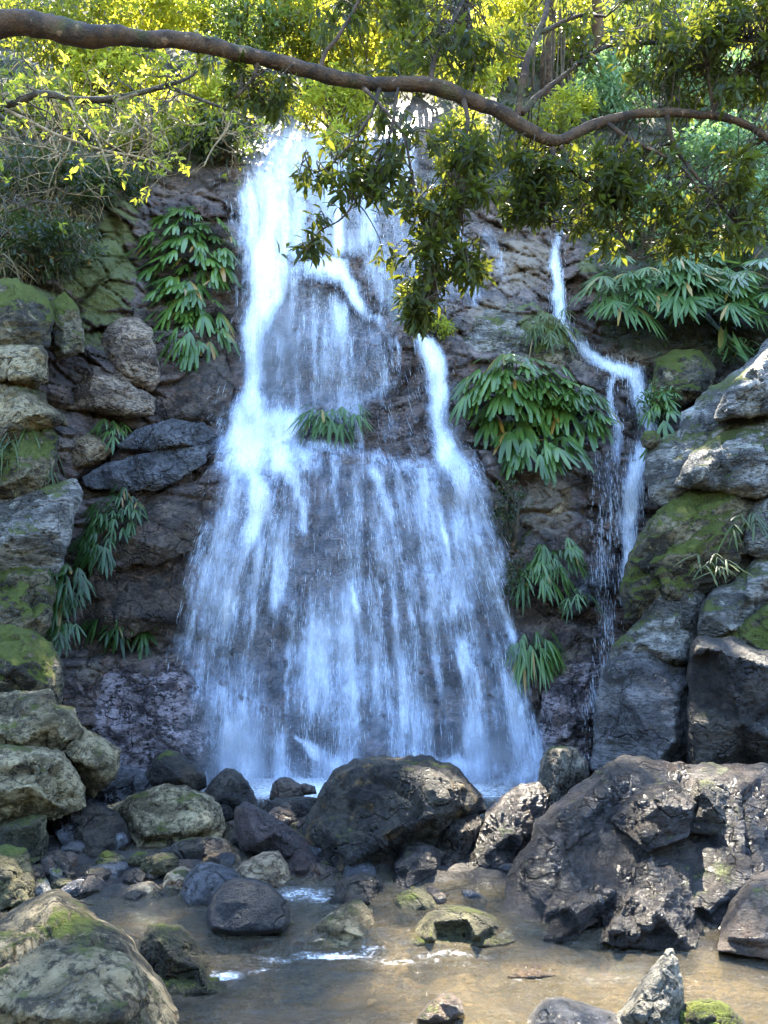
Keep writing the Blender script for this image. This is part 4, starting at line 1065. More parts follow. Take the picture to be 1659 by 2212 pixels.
rock('dark rock cluster stone behind the beige tilted rock', 'black', 4.9, .28, [(688, 1975), (712, 1926), (738, 1900), (780, 1886), (812, 1889), (828, 1912), (820, 1945), (790, 1960), (740, 1975), (708, 1982)], lean=.2, facet=1.3)
rock('olive green flat faced block standing in the pool edge', 'olive', 4.4, .3,
     [(886, 2036), (900, 1998), (925, 1973), (956, 1956), (997, 1956), (1042, 1968), (1072, 1983), (1097, 2003), (1110, 2032), (1070, 2046), (980, 2048), (905, 2046)], [(935, 1992, .7), (1010, 1985, .75), (1030, 2020, 1), (930, 2025, .9), (1060, 2000, .5)], amp=.55, lean=.12, rnd=.15, sharp=.3)
rock('dark olive block behind the foremost moss covered boulder', 'olive', 3.95, .35,
     [(292, 2060), (300, 2036), (325, 1999), (352, 1997), (392, 2002), (417, 2028), (442, 2053), (462, 2074), (462, 2096), (482, 2112), (490, 2135), (450, 2150), (400, 2152), (350, 2145), (330, 2115)], [(340, 2030, .7), (400, 2030, .6), (380, 2075, 1), (430, 2090, .8), (440, 2125, .7)], lean=.2)
rock('low brown stone ledge the stream spills over', 'ledge', 4.18, .16, [(455, 2072), (475, 2046), (520, 2034), (580, 2024), (640, 2022), (668, 2036), (645, 2078), (560, 2090), (490, 2092)], lean=.3, amp=1.4, facet=1.4)
rock('flat tan stone washed by sunlit pool water', 'ledge', 3.92, .12, [(1080, 2092), (1089, 2073), (1130, 2068), (1182, 2071), (1216, 2086), (1206, 2106), (1150, 2112), (1098, 2110)], lean=.6)
rock('small round wet stone in the shallow sunlit water', 'brown', 3.5, .12, [(900, 2200), (924, 2168), (950, 2148), (976, 2146), (996, 2163), (1003, 2190), (967, 2206), (928, 2208)], [(950, 2165, .6), (985, 2175, .8), (940, 2190, .9)], rnd=.6, amp=.5)
rock('flat dark stone awash at the lower border of the photo', 'brown', 3.42, .12, [(728, 2222), (760, 2194), (810, 2186), (852, 2193), (884, 2215), (860, 2240), (760, 2244)], lean=.4)

# near bank ------------------------------------------------------------------------
rock('shark fin shaped pointed stone rising in front of the sunlit pool', 'fin', 3.28, .22,
     [(1310, 2270), (1333, 2190), (1360, 2158), (1385, 2118), (1415, 2083), (1440, 2053), (1453, 2050), (1466, 2083), (1476, 2134), (1479, 2166), (1470, 2195), (1462, 2270)], [(1440, 2090, .5), (1400, 2140, .8), (1420, 2200, 1), (1455, 2150, .6), (1370, 2190, .8)], lean=.08, rnd=.15, sharp=.4)
rock('grey rounded stone at the foot of the shark fin shaped stone', 'blue', 3.2, .25, [(1132, 2280), (1143, 2199), (1160, 2173), (1185, 2156), (1222, 2156), (1262, 2168), (1297, 2178), (1332, 2190), (1350, 2280)], rnd=.5, amp=.7, lean=.2)
rock('brown mossy lump on the farther side of the shark fin shaped stone', 'olive', 3.2, .2, [(1440, 2280), (1464, 2186), (1490, 2162), (1540, 2158), (1572, 2173), (1602, 2198), (1640, 2280)], lean=.2, amp=1.2)
rock('foremost big boulder, pale top with green moss on its flank and a sunlit ridge', 'fore', 3.15, .6,
     [(-160, 2040), (-60, 2003), (0, 1988), (22, 1978), (55, 1958), (82, 1940), (115, 1925), (150, 1935), (185, 1958), (225, 1988), (260, 2013), (285, 2038), (297, 2060), (322, 2085), (346, 2120), (366, 2165), (377, 2195), (386, 2260), (380, 2340), (-160, 2340)],
     [(115, 1955, .35), (160, 1985, .42), (205, 2010, .45), (255, 2042, .45), (100, 2060, .8), (10, 2060, .7), (180, 2100, .95), (270, 2110, .75), (250, 2200, .95), (100, 2200, 1.1), (-60, 2150, 1), (330, 2170, .45)], lean=.12, amp=.8, rnd=.25)

# left bank ------------------------------------------------------------------------
rock('beige overhanging rock jutting over the shiny black slab', 'pale', 6.3, .6, grow=1.12, facet=1.35, sharp=.4, rnd=.14, outline=
     [(-160, 1520), (-40, 1508), (0, 1506), (50, 1502), (105, 1500), (123, 1530), (156, 1536), (170, 1571), (212, 1596), (245, 1617), (242, 1655), (216, 1690), (190, 1712), (150, 1690), (110, 1660), (60, 1645), (-160, 1640)], ridges=
     [(60, 1530, .6), (110, 1560, .8), (140, 1570, .6), (160, 1625, .85), (200, 1650, .7), (50, 1600, 1), (-60, 1570, 1)], lean=.12)
rock('light brown squared boulder with a dark side under the beige overhang', 'pale', 5.75, .5, grow=1.12, facet=1.35, sharp=.4, rnd=.14, outline=
     [(-160, 1620), (-40, 1619), (20, 1614), (80, 1624), (127, 1632), (152, 1660), (167, 1700), (175, 1740), (120, 1755), (60, 1765), (20, 1800), (-160, 1840)], ridges=
     [(20, 1650, .8), (105, 1660, .9), (108, 1735, .85), (60, 1700, 1), (150, 1700, .3), (-60, 1720, 1)], lean=.1)
rock('small olive block wedged below the light brown squared boulder', 'olive', 5.4, .3, grow=1.12, facet=1.35, sharp=.4, rnd=.14, outline= [(-100, 1810), (20, 1784), (60, 1769), (94, 1768), (97, 1820), (92, 1875), (70, 1905), (40, 1895), (-100, 1890)], lean=.1)
rock('dark mossy corner stone above the foremost boulder', 'olive', 4.95, .35, grow=1.12, facet=1.35, sharp=.4, rnd=.14, outline= [(-120, 1850), (10, 1836), (52, 1838), (72, 1900), (78, 1955), (45, 1990), (-120, 2010)], lean=.15)
rock('dark mossy boulder with a pale lichen crest above the beige overhang', 'moss', 7.0, .5, grow=1.12, facet=1.35, sharp=.4, rnd=.14, outline=
     [(-160, 1340), (0, 1354), (30, 1352), (70, 1370), (102, 1390), (117, 1411), (128, 1446), (124, 1520), (60, 1530), (-160, 1540)], ridges= [(60, 1395, .7), (95, 1420, .7), (30, 1440, 1), (100, 1480, .7)], lean=.15)
rock('shaded rock wall stone covered in deep moss next to the drooping dark fronds', 'moss', 7.5, .45, grow=1.12, facet=1.35, sharp=.4, rnd=.14, outline= [(-160, 1215), (60, 1213), (102, 1230), (113, 1280), (100, 1345), (70, 1385), (-160, 1385)], lean=.2)
rock('grey angular rock with pale edges over the shaded moss wall', 'grey', 7.75, .5, grow=1.12, facet=1.35, sharp=.4, rnd=.14, outline=
     [(-160, 1070), (20, 1072), (80, 1058), (152, 1043), (168, 1070), (152, 1110), (138, 1180), (115, 1235), (60, 1228), (-160, 1235)], ridges= [(60, 1090, .6), (120, 1080, .8), (100, 1150, .95), (20, 1160, 1)], lean=.2)
rock('rounded green rock draped with hanging grass below the pale ledge', 'moss', 8.0, .45, grow=1.12, facet=1.35, sharp=.4, rnd=.14, outline= [(-160, 985), (25, 965), (52, 932), (92, 918), (118, 950), (115, 1000), (95, 1045), (60, 1070), (-160, 1085)], lean=.2)
rock('pale wet ledge stone with white top sticking out over the green rock', 'pale', 8.15, .55, grow=1.12, facet=1.35, sharp=.4, rnd=.14, outline=
     [(-160, 800), (0, 812), (45, 821), (72, 842), (92, 848), (97, 873), (133, 902), (134, 916), (95, 920), (50, 945), (25, 980), (-160, 990)], ridges= [(30, 845, .7), (75, 870, .8), (40, 900, .95), (100, 895, .6)], lean=.25)
rock('square beige block with mossy corner above the pale ledge stone', 'pale', 8.45, .4, grow=1.12, facet=1.35, sharp=.4, rnd=.14, outline= [(-160, 745), (0, 751), (82, 749), (95, 763), (93, 820), (65, 838), (-160, 820)], ridges= [(70, 765, .8), (75, 815, .8), (10, 770, .9), (10, 815, 1)], lean=.15)
rock('moss covered block at the foot of the dark hanging undergrowth', 'moss', 8.75, .4, grow=1.12, facet=1.35, sharp=.4, rnd=.14, outline= [(-160, 610), (30, 611), (62, 625), (97, 650), (107, 690), (97, 745), (40, 755), (-160, 760)], lean=.2)
rock('narrow mossy stone between moss covered block and sloping green slab', 'moss', 9.2, .3, grow=1.12, facet=1.35, sharp=.4, rnd=.14, outline= [(98, 665), (140, 638), (167, 668), (178, 720), (178, 755), (130, 772), (103, 745)], lean=.2)
rock('tan brown rounded rock under the drooping fronds beside a black crevice', 'cliffbrown', 9.92, .36, grow=1.12, facet=1.35, sharp=.4, rnd=.14, outline=
     [(222, 740), (234, 708), (260, 692), (292, 692), (322, 712), (332, 753), (342, 815), (322, 838), (280, 822), (248, 796), (228, 775)], lean=.2)
rock('cracked tan brown slab with a flat face below the rounded tan rock', 'cliffbrown', 9.67, .36, grow=1.12, facet=1.35, sharp=.4, rnd=.14, outline=
     [(150, 880), (174, 822), (200, 791), (236, 796), (266, 806), (282, 833), (328, 858), (322, 892), (270, 897), (200, 884)], lean=.25)
rock('pale jutting stone left of the blue grey cracked slab', 'tan', 9.42, .36, grow=1.12, facet=1.35, sharp=.4, rnd=.14, outline= [(135, 1010), (153, 952), (185, 936), (217, 952), (238, 973), (223, 992), (200, 1002), (162, 1018)], lean=.25)
rock('pale mossy hummock stone over the big frond clump near the thin cascade', 'grey', 10.7, .5, grow=1.12, facet=1.35, sharp=.4, rnd=.14, outline=
     [(985, 770), (985, 690), (1020, 660), (1060, 655), (1110, 668), (1150, 690), (1160, 745), (1120, 785), (1050, 795)], lean=.5, strata=(.3, 3), amp=1.3)
rock('rounded green hummock beside the upper thin cascade under a grass tuft', 'moss', 10.75, .5, grow=1.12, facet=1.35, sharp=.4, rnd=.14, outline= [(1130, 790), (1140, 715), (1180, 680), (1210, 700), (1235, 745), (1240, 790), (1200, 815)], lean=.4)
rock('yellow green mossy stone right of the lower thin cascade, below the palms', 'moss', 10.6, .4, grow=1.12, facet=1.35, sharp=.4, rnd=.14, outline= [(1415, 840), (1420, 780), (1460, 760), (1510, 762), (1540, 800), (1530, 850), (1470, 870)], lean=.3)
rock('sharp pale rock face with black cracks left of the thin cascade', 'tan', 9.82, .36, grow=1.12, facet=1.35, sharp=.4, rnd=.14, outline=
     [(1120, 1075), (1150, 1040), (1190, 1030), (1230, 1040), (1262, 1075), (1255, 1130), (1225, 1175), (1180, 1150), (1140, 1110)], ridges= [(1160, 1070, .7), (1215, 1070, 1), (1200, 1120, .9)], lean=.2)
rock('smooth blue grey wedge rock with a black undercut beside the thin cascade', 'blue', 9.1, .4, grow=1.12, facet=1.35, sharp=.4, rnd=.14, outline=
     [(1215, 1300), (1235, 1260), (1270, 1228), (1310, 1218), (1340, 1235), (1345, 1265), (1300, 1290), (1250, 1325), (1220, 1325)], ridges= [(1260, 1255, .7), (1310, 1240, .8), (1260, 1300, 1), (1310, 1270, .9)], lean=.35)


# jointed slabs of the left wall
SLAB = dict(cat='rock', name='jointed_rock', group='jointed rock slabs beside the fall', sharp=.5, rnd=.08, lean=.3)
rock('blue grey wet slab split by black cracks at the ledge beside the fall', 'blue', 9.12, .22, [(182, 1030), (235, 1000), (330, 976), (420, 962), (452, 962), (440, 1000), (400, 1025), (345, 1058), (260, 1060), (190, 1052)], [(250, 1020, .8), (340, 1000, .9), (410, 985, .7), (330, 1040, 1)], **SLAB)
rock('thin blue grey slab above the crack on the ledge', 'blue', 9.4, .22, [(250, 965), (300, 925), (370, 905), (440, 915), (470, 945), (430, 965), (330, 972)], **SLAB)
rock('purple brown slab touching the water veil below the fronds', 'brown', 10.0, .25, [(330, 880), (370, 820), (420, 780), (480, 760), (505, 830), (490, 900), (430, 915), (360, 905)], **SLAB)
rock('big dark brown wall block between hanging plants and the lower fall', 'brown', 8.8, .3, [(240, 1210), (250, 1140), (300, 1085), (370, 1058), (430, 1070), (440, 1130), (420, 1185), (330, 1222)], [(280, 1160, .8), (350, 1100, .8), (400, 1120, .7), (340, 1180, 1)], **SLAB)
rock('low dark brown wall block under the big one, with drooping plants at its foot', 'brown', 8.65, .3, [(172, 1330), (180, 1250), (230, 1222), (330, 1228), (418, 1196), (410, 1290), (380, 1340), (280, 1375), (190, 1370)], **SLAB)
rock('purplish wet sloping slab with a zigzag crack at the foot of the fall', 'cliffwet', 8.0, .45, [(118, 1560), (125, 1460), (160, 1428), (240, 1420), (330, 1436), (400, 1440), (440, 1500), (450, 1640), (400, 1690), (250, 1700), (150, 1660)],
     [(160, 1460, .4), (260, 1450, .4), (360, 1470, .5), (200, 1560, .8), (320, 1560, .8), (400, 1600, .8), (250, 1650, 1)], cat='rock', name='jointed_rock', group='jointed rock slabs beside the fall', rnd=.1, lean=.28, ribs=(-.5, 2.6, .04))
rock('pale streaked wet slab at the foot of the thin cascade beside the black flanked boulder', 'cliffwet', 8.1, .35, [(1165, 1560), (1180, 1470), (1220, 1420), (1290, 1400), (1330, 1420), (1310, 1500), (1290, 1600), (1270, 1680), (1190, 1680)],
     [(1210, 1480, .6), (1270, 1430, .7), (1230, 1560, 1), (1280, 1540, .6)], cat='rock', name='jointed_rock', group='jointed rock slabs beside the fall', rnd=.1, lean=.28, ribs=(.9, 2.6, .04))

# loose stones filling the gaps between the boulders
def loose_stones():
    rs = np.random.RandomState(321)
    me = []
    for k in range(5):
        s = rock('dark loose stone lying in the gaps between the big boulders', ('black', 'brown', 'blue', 'black', 'olive')[k], 5.6, .1, [(800 + 38 * math.cos(a) * rs.uniform(.75, 1.1), 1800 - 26 * math.sin(a) * rs.uniform(.75, 1.1)) for a in np.arange(0, 6.28, .7)],
                 name='loose_stone', cat='stone', group='loose stones between the boulders', facet=1.3)
        me.append(s)
    n = 0
    gr = bpy.data.objects['ground'].data
    V = np.zeros(len(gr.vertices) * 3, np.float32); gr.vertices.foreach_get('co', V); V = V.reshape(-1, 3)
    for (u0, u1, y0, y1, m) in ((60, 700, 5.0, 6.9, 46), (650, 1100, 4.75, 6.9, 26), (150, 420, 4.75, 5.3, 10), (1080, 1160, 4.6, 5.2, 5), (380, 560, 3.75, 4.2, 5)):
        for _ in range(m):
            Y = rs.uniform(y0, y1); x = (rs.uniform(u0, u1) - CX) / FPX * Y
            z = V[((V[:, :2] - [x, Y]) ** 2).sum(1).argmin(), 2]
            src = me[n % 5]
            if n < 5: o = src
            else:
                o = src.copy(); COL.objects.link(o)
            sc = rs.uniform(.45, 1.25)
            o.location = (x, Y, z - .05 * sc); o.rotation_euler = (rs.uniform(-.3, .3), rs.uniform(-.3, .3), rs.uniform(0, 6.28)); o.scale = (sc, sc, sc)
            n += 1


loose_stones()

# ------------------------------------------------------------------ plants: materials
L = {}
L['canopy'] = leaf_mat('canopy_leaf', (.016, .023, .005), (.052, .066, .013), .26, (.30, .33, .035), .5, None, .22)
L['glow'] = leaf_mat('backlit_leaf', (.10, .15, .018), (.20, .25, .035), .55, (.74, .72, .07), .5, None, .25)  # bright yellow copy of the jungle leaf; backlit glow put into the colour
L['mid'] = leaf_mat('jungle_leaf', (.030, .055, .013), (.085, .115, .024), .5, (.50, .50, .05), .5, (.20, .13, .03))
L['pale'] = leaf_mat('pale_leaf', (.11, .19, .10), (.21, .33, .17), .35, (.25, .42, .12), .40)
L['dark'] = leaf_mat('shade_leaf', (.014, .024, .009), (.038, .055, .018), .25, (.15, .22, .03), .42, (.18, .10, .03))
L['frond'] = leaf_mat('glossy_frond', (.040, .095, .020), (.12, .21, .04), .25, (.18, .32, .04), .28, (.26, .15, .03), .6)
L['shadefrond'] = leaf_mat('dark_glossy_frond', (.018, .048, .012), (.05, .105, .024), .22, (.15, .28, .03), .35, (.2, .12, .03), .45)  # darker frond copy: shade of the wall put into the colour
L['palm'] = leaf_mat('pale_frond', (.055, .115, .038), (.115, .20, .066), .3, (.25, .4, .08), .42, (.30, .20, .06), .35)
L['grass'] = leaf_mat('grass_blade', (.045, .075, .018), (.10, .14, .035), .35, (.3, .4, .06), .45, (.3, .22, .1))
L['straw'] = leaf_mat('dry_straw', (.12, .095, .045), (.25, .19, .09), .35, (.5, .38, .14), .6)


def bark_mat(name, a, b, moss):
    k = N(name)
    p = k.pos()
    n = k.noise(p, 9, 7, .65)
    col = k.mix(k.map(n, .38, .62), C(*a), C(*b))
    col = k.mix(k.map(k.noise(p, 3.5, 6, .65), .54, .62, 0, moss), col, C(.05, .065, .012))
    col = k.mix(k.map(k.noise(p, 14, 3, .6), .62, .68, 0, .7), col, C(*[min(1, x * 2.2 + .05) for x in b]))
    s = k.n('ShaderNodeBsdfPrincipled')
    k.set(s.inputs['Base Color'], col); s.inputs['Roughness'].default_value = .8
    k.set(s.inputs['Normal'], k.bump(k.math('ADD', k.noise(p, 26, 6, .7), k.noise(p, 70, 3, .6)), .02, .8))
    return k.end(s.outputs[0])


BARK = bark_mat('brown_bark', (.022, .012, .006), (.088, .049, .024), .45)
TWIG = bark_mat('pale_twig_bark', (.16, .115, .06), (.34, .26, .15), .1)
DTWIG = bark_mat('dark_twig_bark', (.03, .022, .014), (.08, .058, .036), .3)


def limb(g, pts, rough=.25, per=8, sides=12):
    """pts rows (u, v, half width in grid units, Y)"""
    a = catmull(np.array(pts, float), per)
    w = P(a[:, 0], a[:, 1], a[:, 3])
    r = np.maximum(a[:, 2] * a[:, 3] / FPX, .003)
    tube(g, w, r, sides, rough, 7)
    return w, r


# ------------------------------------------------------------------ the overhanging tree
def build_overhanging_tree():
    rs = np.random.RandomState(5)
    foot = np.array([-4.3, 4.15, .35])
    root = empty('overhanging_tree', foot)
    tag(root, 'big tree whose long crooked brown branch reaches across the top of the waterfall', 'tree')
    g = Geo()
    main = [(-60, 58, 40, 4.2), (55, 48, 37, 4.22), (110, 58, 38, 4.24), (170, 74, 36, 4.26), (230, 76, 29, 4.28), (310, 83, 27, 4.3), (400, 88, 27, 4.33), (480, 106, 26, 4.36), (560, 126, 25, 4.4), (640, 146, 25, 4.43), (720, 166, 23, 4.46),
            (800, 180, 21, 4.5), (860, 183, 22, 4.52), (930, 184, 24, 4.55), (980, 199, 23, 4.57), (1030, 221, 22, 4.6), (1080, 243, 22, 4.62), (1130, 272, 21, 4.65), (1172, 298, 19, 4.67), (1196, 309, 17, 4.69), (1216, 303, 16, 4.7), (1255, 281, 16, 4.72), (1305, 260, 15, 4.75),
            (1355, 248, 14, 4.78), (1430, 245, 13, 4.82), (1530, 248, 12, 4.87), (1580, 259, 11, 4.9), (1630, 280, 11, 4.92), (1690, 325, 10, 4.95), (1760, 380, 8, 5.0)]
    a = catmull(np.array(main, float), 8)
    w = P(a[:, 0], a[:, 1], a[:, 3]); r = a[:, 2] * a[:, 3] / FPX * .76
    trunk = catmull(np.array([[*foot, .30], [-4.25, 4.2, 1.6, .25], [-4.0, 4.2, 3.0, .22], [-3.5, 4.2, 4.1, .18], [-2.9, 4.2, 4.55, .14], [*w[0], r[0]]]), 8)[:-1]
    full = np.vstack([trunk, np.c_[w, r]])
    full = resample(full, .03)
    for _ in range(6): full[1:-1] = .5 * full[1:-1] + .25 * (full[:-2] + full[2:])
    full[:, 2] += .012 * perlin(full[:, :3] * 4)
    tube(g, full[:, :3], full[:, 3] * (1 + .10 * perlin(full[:, :3] * 2.9)), 20, .17, 11)
    g.build('trunk', BARK, root, foot)
    limbs = [full[len(trunk) * 2:, :3]]
    sec = [
        [(1118, 250, 9, 4.63), (1122, 225, 8, 4.62), (1127, 185, 8, 4.6), (1140, 125, 8, 4.6), (1160, 75, 7, 4.65), (1180, 25, 7, 4.7), (1190, -60, 6, 4.8)],
        [(1128, 245, 8, 4.63), (1165, 204, 7, 4.7), (1210, 170, 6, 4.8), (1262, 128, 6, 4.9), (1312, 100, 5, 5.0), (1360, 94, 5, 5.1), (1480, 92, 4, 5.2), (1660, 86, 3, 5.3)],
        [(1160, 72, 6, 4.65), (1192, 60, 6, 4.7), (1232, 40, 5, 4.75), (1262, 33, 4, 4.8), (1310, 36, 3, 4.85)],
        [(1540, 246, 7, 4.87), (1549, 220, 6, 4.9), (1569, 185, 5, 4.9), (1586, 165, 4, 4.95), (1640, 140, 3, 5.0)],
        [(1542, 244, 5, 4.87), (1536, 205, 4, 4.85), (1529, 150, 4, 4.85), (1534, 100, 3, 4.9)],
        [(1305, 262, 6, 4.75), (1330, 280, 5, 4.72), (1362, 301, 4, 4.7), (1432, 336, 4, 4.7), (1482, 372, 3, 4.7), (1530, 440, 2, 4.7)],
        [(690, 155, 6, 4.45), (704, 112, 5, 4.45), (727, 84, 5, 4.45), (760, 30, 4, 4.5), (785, -20, 4, 4.5)],
        [(780, 185, 6, 4.5), (810, 215, 4, 4.42), (850, 260, 3, 4.36), (875, 300, 3, 4.32), (890, 380, 3, 4.3), (915, 470, 2, 4.3), (935, 560, 2, 4.3), (945, 640, 1.5, 4.3)],
        [(1000, 210, 7, 4.58), (1010, 260, 5, 4.5), (1000, 330, 4, 4.45), (985, 400, 3, 4.4), (1000, 480, 2, 4.4), (990, 570, 1.5, 4.4)],
        [(1195, 320, 7, 4.69), (1190, 370, 5, 4.7), (1170, 420, 4, 4.75), (1175, 480, 3, 4.75)],
        [(1210, 315, 7, 4.7), (1240, 370, 5, 4.75), (1300, 420, 4, 4.8), (1340, 500, 3, 4.8), (1370, 560, 2, 4.8)],
        [(820, 190, 5, 4.5), (800, 250, 3, 4.4), (740, 330, 3, 4.35), (690, 370, 2, 4.3), (650, 355, 1.5, 4.3)],
        [(860, 190, 4, 4.5), (840, 300, 3, 4.4), (790, 400, 2, 4.35), (740, 470, 2, 4.3), (690, 500, 1.5, 4.3), (665, 540, 1.2, 4.3)],
        [(1440, 250, 6, 4.82), (1460, 320, 5, 4.85), (1520, 400, 4, 4.85), (1580, 470, 3, 4.85), (1620, 520, 2, 4.85)],
        [(560, 130, 6, 4.4), (545, 170, 4, 4.4), (510, 210, 3, 4.4)],
        [(930, 175, 7, 4.55), (940, 120, 6, 4.6), (970, 60, 5, 4.7), (1000, 0, 4, 4.8), (1010, -60, 4, 4.9)],
    ]
    for s in sec:
        g = Geo(); w2, _ = limb(g, s, .2, 8, 8)
        limbs.append(w2)
        g.build('branch', BARK, root, foot)
    LP = np.concatenate([resample(x, .06) for x in limbs])
    # leaf masses: polygons in the view, each with its own depth range
    zones = [
        ([(640, 345), (700, 300), (850, 235), (960, 260), (1060, 300), (1110, 400), (1070, 560), (1040, 600), (990, 650), (900, 690), (862, 600), (800, 530), (760, 470), (690, 420), (650, 380)], 170, (4.2, 4.75)),
        ([(870, 250), (1050, 290), (1080, 420), (1040, 560), (990, 640), (900, 670), (860, 560), (840, 440)], 100, (4.2, 4.7)),
        ([(1050, 310), (1200, 335), (1420, 330), (1660, 340), (1720, 430), (1640, 500), (1560, 530), (1450, 545), (1380, 600), (1300, 565), (1230, 480), (1100, 470)], 320, (4.5, 5.3)),
        ([(1060, 330), (1300, 350), (1420, 420), (1340, 520), (1240, 470), (1120, 440)], 150, (4.5, 5.2)),
        ([(880, -60), (1720, -60), (1720, 220), (1500, 190), (1300, 150), (1160, 60), (1080, 110), (1000, 170), (900, 140)], 330, (4.5, 5.6)),
        ([(1250, -60), (1720, -60), (1720, 110), (1500, 120), (1330, 80)], 190, (4.6, 5.6)),
        ([(1380, 120), (1720, 120), (1720, 330), (1600, 260), (1440, 240), (1360, 200)], 120, (4.9, 5.6)),
        ([(600, -60), (880, -60), (900, 150), (800, 160), (660, 120)], 70, (4.5, 5.4)),
        ([(420, 105), (620, 160), (650, 230), (560, 240), (470, 190)], 55, (4.35, 4.7)),
        ([(640, 470), (700, 465), (690, 540), (655, 550)], 9, (4.25, 4.35)),
        ([(880, 640), (960, 640), (990, 690), (900, 700)], 26, (4.3, 4.45)),
    ]
    g = Geo(); tw = Geo()
    CE, TD = [], []
    for poly, n, (y0, y1) in zones:
        pa = np.array(poly, float)
        q = rs.uniform(pa.min(0), pa.max(0), (n * 12, 2)); q = q[inside(q, poly)]
        # gather the clumps into sprays with gaps between
        den = fbm(np.c_[q * .022, np.full(len(q), y0)], 3) * 1.5
        q = q[np.argsort(-(den + rs.uniform(-.6, .6, len(q))))][:int(n * 1.0)]
        Y = rs.uniform(y0, y1, len(q))
        c = P(q[:, 0], q[:, 1], Y)
        CE.append(c)
    CE = np.concatenate(CE)
    for c in CE:
        k = ((LP - c) ** 2 * np.array([1, .5, 1])).sum(1).argmin()
        b = LP[k]
        d = c - b
        TD.append(norm(d + np.array([0, 0, -.05]) + rs.normal(size=3) * .06))
        if np.linalg.norm(d) > .05:
            m1 = b + d * .35 + rs.normal(size=3) * .03 + np.array([0, 0, .05]); m2 = b + d * .7 + rs.normal(size=3) * .03 + np.array([0, 0, .03])
            pts = catmull(np.array([b, m1, m2, c]), 3)
            tube(tw, pts, np.linspace(.0052, .0018, len(pts)), 4)
    TD = np.array(TD)
    rosettes(g, rs, CE, TD, 8, .094, .032, 1.0, .4, .02)
    # small leaves back along the twigs
    c2 = CE - TD * rs.uniform(.03, .12, (len(CE), 1)) + rs.normal(size=CE.shape) * .03
    rosettes(g, rs, c2, TD, 4, .075, .026, 1.0, .3, .03)
    tw.build('twigs', DTWIG, root, foot)
    g.build('crown', L['canopy'], root, foot)
    # upper crown: limbs and leaves added out of view to shade the lower canopy
    g = Geo(); t2 = Geo()
    up = catmull(np.array([[-4.0, 4.2, 3.0, .2], [-3.4, 5.0, 5.5, .17], [-2.2, 6.0, 7.8, .13], [-.2, 7.0, 9.2, .1], [2.2, 8.8, 10.9, .07], [4.5, 9.2, 11.4, .04]]), 8)
    tube(t2, up[:, :3], up[:, 3], 10, .2, 6)
    cs = []
    for (x, y, z, rx, ry, rz, n) in SHADE_CROWN:
        d = norm(rs.normal(size=(n, 3))) * (rs.rand(n, 1) ** .4)
        cc = np.array([x, y, z]) + d * np.array([rx, ry, rz])
        den = fbm(cc * .9, 3)
        cs.append(cc[den > -.35])
        k = ((up[:, :3] - [x, y, z]) ** 2).sum(1).argmin()
        tube(t2, catmull(np.array([up[k, :3], (up[k, :3] + [x, y, z]) / 2 + [0, 0, .3], [x, y, z]]), 6), np.linspace(.06, .02, 13), 6)
    cc = np.concatenate(cs)
    rosettes(g, rs, cc, norm(rs.normal(size=cc.shape)), 10, .13, .05, 1, .3, .05)
    t2.build('branch', BARK, root, foot)
    g.build('crown', L['canopy'], root, foot)


SHADE_CROWN = [(2.2, 9.2, 11.3, 2.2, 1.3, 1.0, 330), (-.6, 8.6, 10.9, 1.9, 1.2, 1.0, 260), (4.8, 9.5, 11.6, 1.9, 1.3, 1.0, 260)]
build_overhanging_tree()


# ------------------------------------------------------------------ shrubs and trees of the slope
def twigs(g, rs, p, d, ln, r, depth, tips, wig=.25, kids=3, grav=.0):
    n = 5
    pts = [p]
    for k in range(n):
        d = norm(d + rs.normal(size=3) * wig * .5 + np.array([0, 0, -grav]))
        pts.append(pts[-1] + d * ln / n)
    pts = np.array(pts)
    tube(g, pts, np.linspace(r, r * .55, len(pts)), 5 if r < .02 else 7)
    if depth == 0:
        tips.append((pts[-1], d)); tips.append((pts[3], d)); return
    for k in range(kids):
        t = rs.randint(2, n + 1)
        nd = norm(d + rs.normal(size=3) * .75)
        twigs(g, rs, pts[t], nd, ln * rs.uniform(.5, .8), r * .55, depth - 1, tips, wig, kids, grav)


SH = 0


def shrub(label, u, v, ru, rv, Y, n, leaf, mat, asp=.42, group='shrubs on the jungle slope', name='shrub', cat='shrub', down=.35, dr=.7):
    global SH
    SH += 1
    rs = np.random.RandomState(300 + SH)
    c = P(u, v, Y); rx, rz = ru * Y / FPX, rv * Y / FPX; ry = dr * (rx + rz) / 2
    by = float(cliff_Y(u, min(v + rv * .9, 1800)))
    foot = P(u, v + rv * .9, by)
    root = empty(name, foot); tag(root, label, cat, group)
    d = norm(rs.normal(size=(n, 3))) * (rs.rand(n, 1) ** .45)
    cc = c + d * np.array([rx, ry, rz])
    den = fbm(cc * (1.3 / max(.4, rx)) + SH * 5, 3)
    cc = cc[den > -.45]
    td = norm((cc - c) / np.array([rx, ry, rz]) + np.array([0, 0, .3]))
    g = Geo(); rosettes(g, rs, cc, td, 9, leaf, leaf * asp, 1.0, down, leaf * .5)
    g.build('foliage', L[mat], root, foot)
    t = Geo()
    for k in rs.choice(len(cc), min(len(cc), 16), replace=False):
        m = (foot + cc[k]) / 2 + rs.normal(size=3) * .15 * rx
        tube(t, catmull(np.array([foot, m, cc[k]]), 5), np.linspace(.03, .007, 11), 5)
    t.build('stems', DTWIG, root, foot)
    return root


